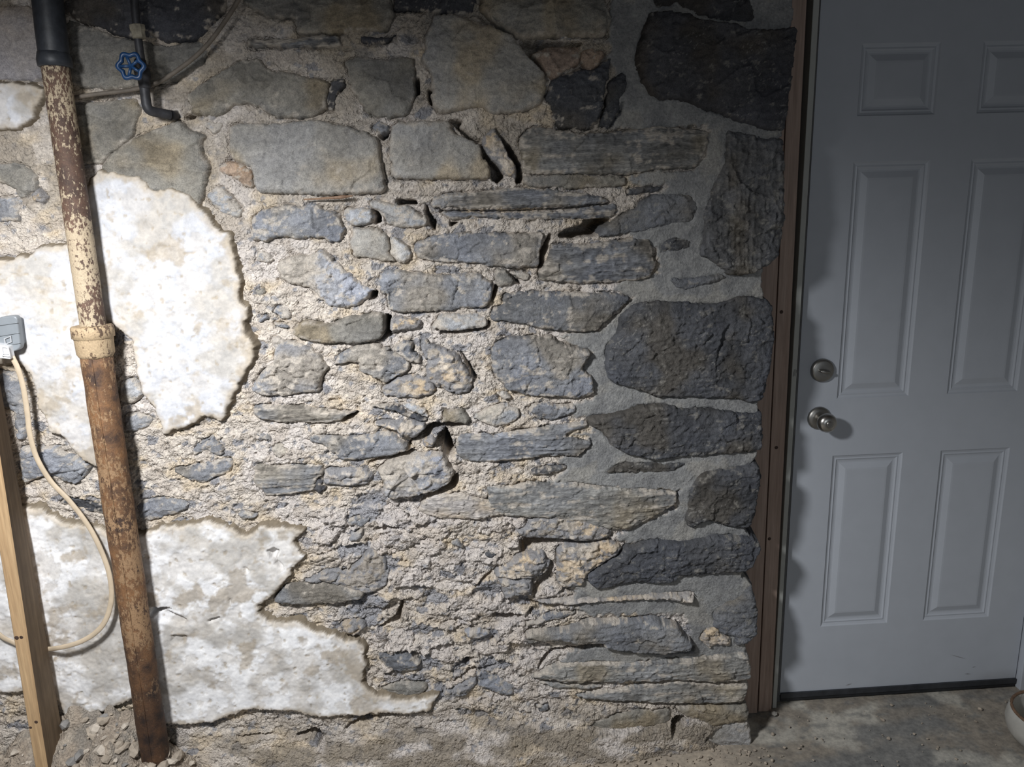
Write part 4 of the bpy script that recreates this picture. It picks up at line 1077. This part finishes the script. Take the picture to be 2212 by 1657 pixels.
for i in range(NS):
    th = 2 * math.pi * i / NS; rr = .0235 + .0028 * math.cos(6 * th)
    cen = hc + rr * (math.cos(th) * a + math.sin(th) * b); rd = math.cos(th) * a + math.sin(th) * b
    for k in range(NT):
        ph_ = 2 * math.pi * k / NT
        V.append(cen + .0052 * (math.cos(ph_) * rd + math.sin(ph_) * stem_dir))
for i in range(NS):
    for k in range(NT):
        Fc.append((i * NT + k, ((i + 1) % NS) * NT + k, ((i + 1) % NS) * NT + (k + 1) % NT, i * NT + (k + 1) % NT))
hw = mesh_from('valve_wheel', V, Fc, m_blue); keep_world(hw, vl); hw['label'] = 'blue lobed valve wheel'
for i in range(5):
    th = 2 * math.pi * i / 5
    tube('spoke', between(hc, hc + .0225 * (math.cos(th) * a + math.sin(th) * b), 3), .0034, m_blue, None, 8).parent = hw
# ------------------------------------------------------------------ cables, box, post
m_cable = plain('cream_cable', (.56, .455, .33), .5, 0, .12, 30)
m_cable2 = plain('dusty_cable', (.16, .135, .11), .7, 0, .25, 40)
path = [(26, 770, -.222), (40, 800, -.218), (52, 845, -.214), (60, 900, -.211), (65, 940, -.21), (80, 990, -.205), (110, 1040, -.203), (150, 1082, -.203), (187, 1130, -.204), (212, 1175, -.206), (232, 1225, -.208), (240, 1265, -.212), (240, 1300, -.216), (228, 1340, -.22), (205, 1368, -.222), (170, 1388, -.222), (130, 1399, -.22), (100, 1402, -.198), (60, 1400, -.194), (25, 1386, -.196), (0, 1372, -.2), (-40, 1330, -.2), (-70, 1280, -.2)]
P = spline([aty(u, v, yy) for u, v, yy in path], 7)
cb = tube('electric_cable', P, .0066, m_cable, None, 14, .5)
tag(cb, 'flat cream cable looping from the grey box down behind the wooden post', 'cable')
path = [(530, -30), (503, 20), (463, 78), (432, 113), (402, 138), (370, 161), (338, 180), (300, 191), (258, 198), (212, 203), (160, 211), (132, 216)]
P = spline([aty(u, v, -.197 if i < 7 else -.19) for i, (u, v) in enumerate(path)], 7)
cb2 = tube('thin_cable', P, .0048, m_cable2, None, 12)
tag(cb2, 'thin dusty cable running diagonally over the upper stones past the valve', 'cable')

m_box = plain('grey_plastic', (.225, .245, .265), .45, 0, .05, 30)
m_conn = plain('white_plastic', (.75, .76, .78), .4, 0, .04, 30)
q = [aty(-6, 685.5, -.2165), aty(36, 681, -.2165), aty(45, 754, -.2165), aty(0, 770, -.2165)]
def rounded(q, r, n=6):
    out = []
    for i in range(4):
        p, a, b = q[i], q[i - 1], q[(i + 1) % 4]
        da, db = (a - p) / np.linalg.norm(a - p), (b - p) / np.linalg.norm(b - p)
        for t in np.linspace(0, 1, n):
            out.append(p + da * r * (1 - t) ** 2 + db * r * t ** 2)
    return out
def slab(name, q, y0, y1, r, mat, parent=None, crown=.003):
    Rr = rounded(q, r); n = len(Rr); cen = sum(q) / 4
    rings = [(y0, 0.), (y1 + crown, 0.), (y1 + crown * .3, .03), (y1, .07)]
    V, Fc = [], []
    for (yy, ins) in rings:
        for p in Rr:
            w = p + (cen - p) * ins
            V.append((w[0], yy, w[2]))
    for i in range(len(rings) - 1):
        for k in range(n):
            Fc.append((i * n + k, i * n + (k + 1) % n, (i + 1) * n + (k + 1) % n, (i + 1) * n + k))
    Fc.append(tuple((len(rings) - 1) * n + k for k in range(n)))
    o = mesh_from(name, V, [f[::-1] for f in Fc], mat, parent, False)
    return o
bx = slab('junction_box', q, -.200, -.2165, .012, m_box)
qc = sum(q) / 4
slab('mounting_back', [qc + (p - qc) * .8 for p in q], -.165, -.202, .008, m_box, bx, 0)
tag(bx, 'grey plastic junction box on the plaster with a white connector below', 'junction box')
for (u0, v0, u1, v1) in ((-4, 703, 38, 697), (-3, 726, 41, 719), (-1, 748, 43, 741)):
    tube('ridge', between(aty(u0, v0, -.2185), aty(u1, v1, -.2185), 8), .0011, m_box, bx, 8)
V = []; Fc = []
sq = [aty(8.5, 731, -.2195), aty(24, 725, -.2195), aty(26, 739, -.2195), aty(11, 745, -.2195)]
cen = sum(sq) / 4
for s_, yy in ((1.0, -.2185), (1.0, -.2205), (.68, -.2205), (.68, -.2185)):
    for p in sq: w = cen + (p - cen) * s_; V.append((w[0], yy, w[2]))
for r in range(3):
    for k in range(4): Fc.append((r * 4 + k, r * 4 + (k + 1) % 4, r * 4 + 4 + (k + 1) % 4, r * 4 + 4 + k))
o = mesh_from('square_emblem', V, Fc, plain('pale_grey_plastic', (.36, .37, .385), .5), bx, False)
o['label'] = 'paler raised square outline'
q2 = [aty(-16, 742, -.234), aty(18, 748, -.234), aty(23, 776, -.234), aty(-14, 772, -.234)]
cn = slab('connector', q2, -.216, -.236, .002, m_conn, bx, .002); cn['label'] = 'white clip connector'
for (u0, v0, u1, v1) in ((5, 749, 17, 751), (5, 763, 19, 765), (6, 768, 20, 770), (4, 748, 6, 770), (17, 750, 22, 772)):
    tube('clip_rib', between(aty(u0, v0, -.239), aty(u1, v1, -.239), 4), .0016, m_conn, cn, 8)

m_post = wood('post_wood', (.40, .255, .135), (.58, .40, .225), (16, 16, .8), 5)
FL = [(35, 1411), (76, 1657)]; FR = [(65, 1411), (103, 1657)]; BR = [(69, 1207), (130, 1547)]
YA, YB = -.29, -.207
def line_at(ln, Y, z):
    a, b = aty(*ln[0], Y), aty(*ln[1], Y)
    return a[0] + (b[0] - a[0]) * (z - a[2]) / (b[2] - a[2])
V = []
zs_ = np.linspace(-.002, 2.13, 40)
for z in zs_:
    xl, xr, xk = line_at(FL, YA, z), line_at(FR, YA, z), line_at(BR, YB, z)
    w = .002 * float(perlin(np.array(z * 2.), np.array(.3), 9))
    c_ = .003
    V += [(xl + w, YA + c_, z), (xl + c_ + w, YA, z), (xr - c_ + w, YA, z), (xr + w, YA + c_, z), (xk + w, YB, z), (xk - (xr - xl) + w, YB, z)]
Fc = []
for i in range(len(zs_) - 1):
    for k in range(6): Fc.append((i * 6 + k, i * 6 + (k + 1) % 6, i * 6 + 6 + (k + 1) % 6, i * 6 + 6 + k))
Fc += [tuple(range(6))[::-1], tuple((len(zs_) - 1) * 6 + k for k in range(6))]
post = mesh_from('wooden_post', V, Fc, m_post, None, False)
post.data.materials.append(wood('shaded_post_side', (.115, .078, .046), (.20, .14, .085), (14, 14, .9), 6, .8))  # darker wood colour paints the shade on the post's right face
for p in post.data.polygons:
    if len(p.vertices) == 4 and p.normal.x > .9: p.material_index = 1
tag(post, 'rough wooden stud post standing at the left edge before the wall', 'post')
for (u, v, r) in ((36, 1378, .006), (46, 1377, .005), (78, 1560, .005), (66, 1572, .004)):
    p = aty(u, v, YA)
    lathe('knot', (p[0], YA + .0008, p[2]), ax, [(0, r), (.0008, r * .9), (.0012, r * .5)], m_knot, post, 14)
p = aty(68, 1243, -.225)
print('post x', line_at(FL, YA, 1.), line_at(FR, YA, 1.), line_at(BR, YB, 1.))
# a pale pebble by the foot of the jamb
vv, ff = [], []
pb = atz(1672, 1541, .006); chunk(vv, ff, None, tuple(pb), .010, random.Random(5), .6)
o = mesh_from('pebble', vv, ff, plain('pale_pebble', (.33, .31, .28), .9, 0, .2, 90), None, False)
tag(o, 'single pale pebble on the floor at the foot of the white jamb', 'pebble')
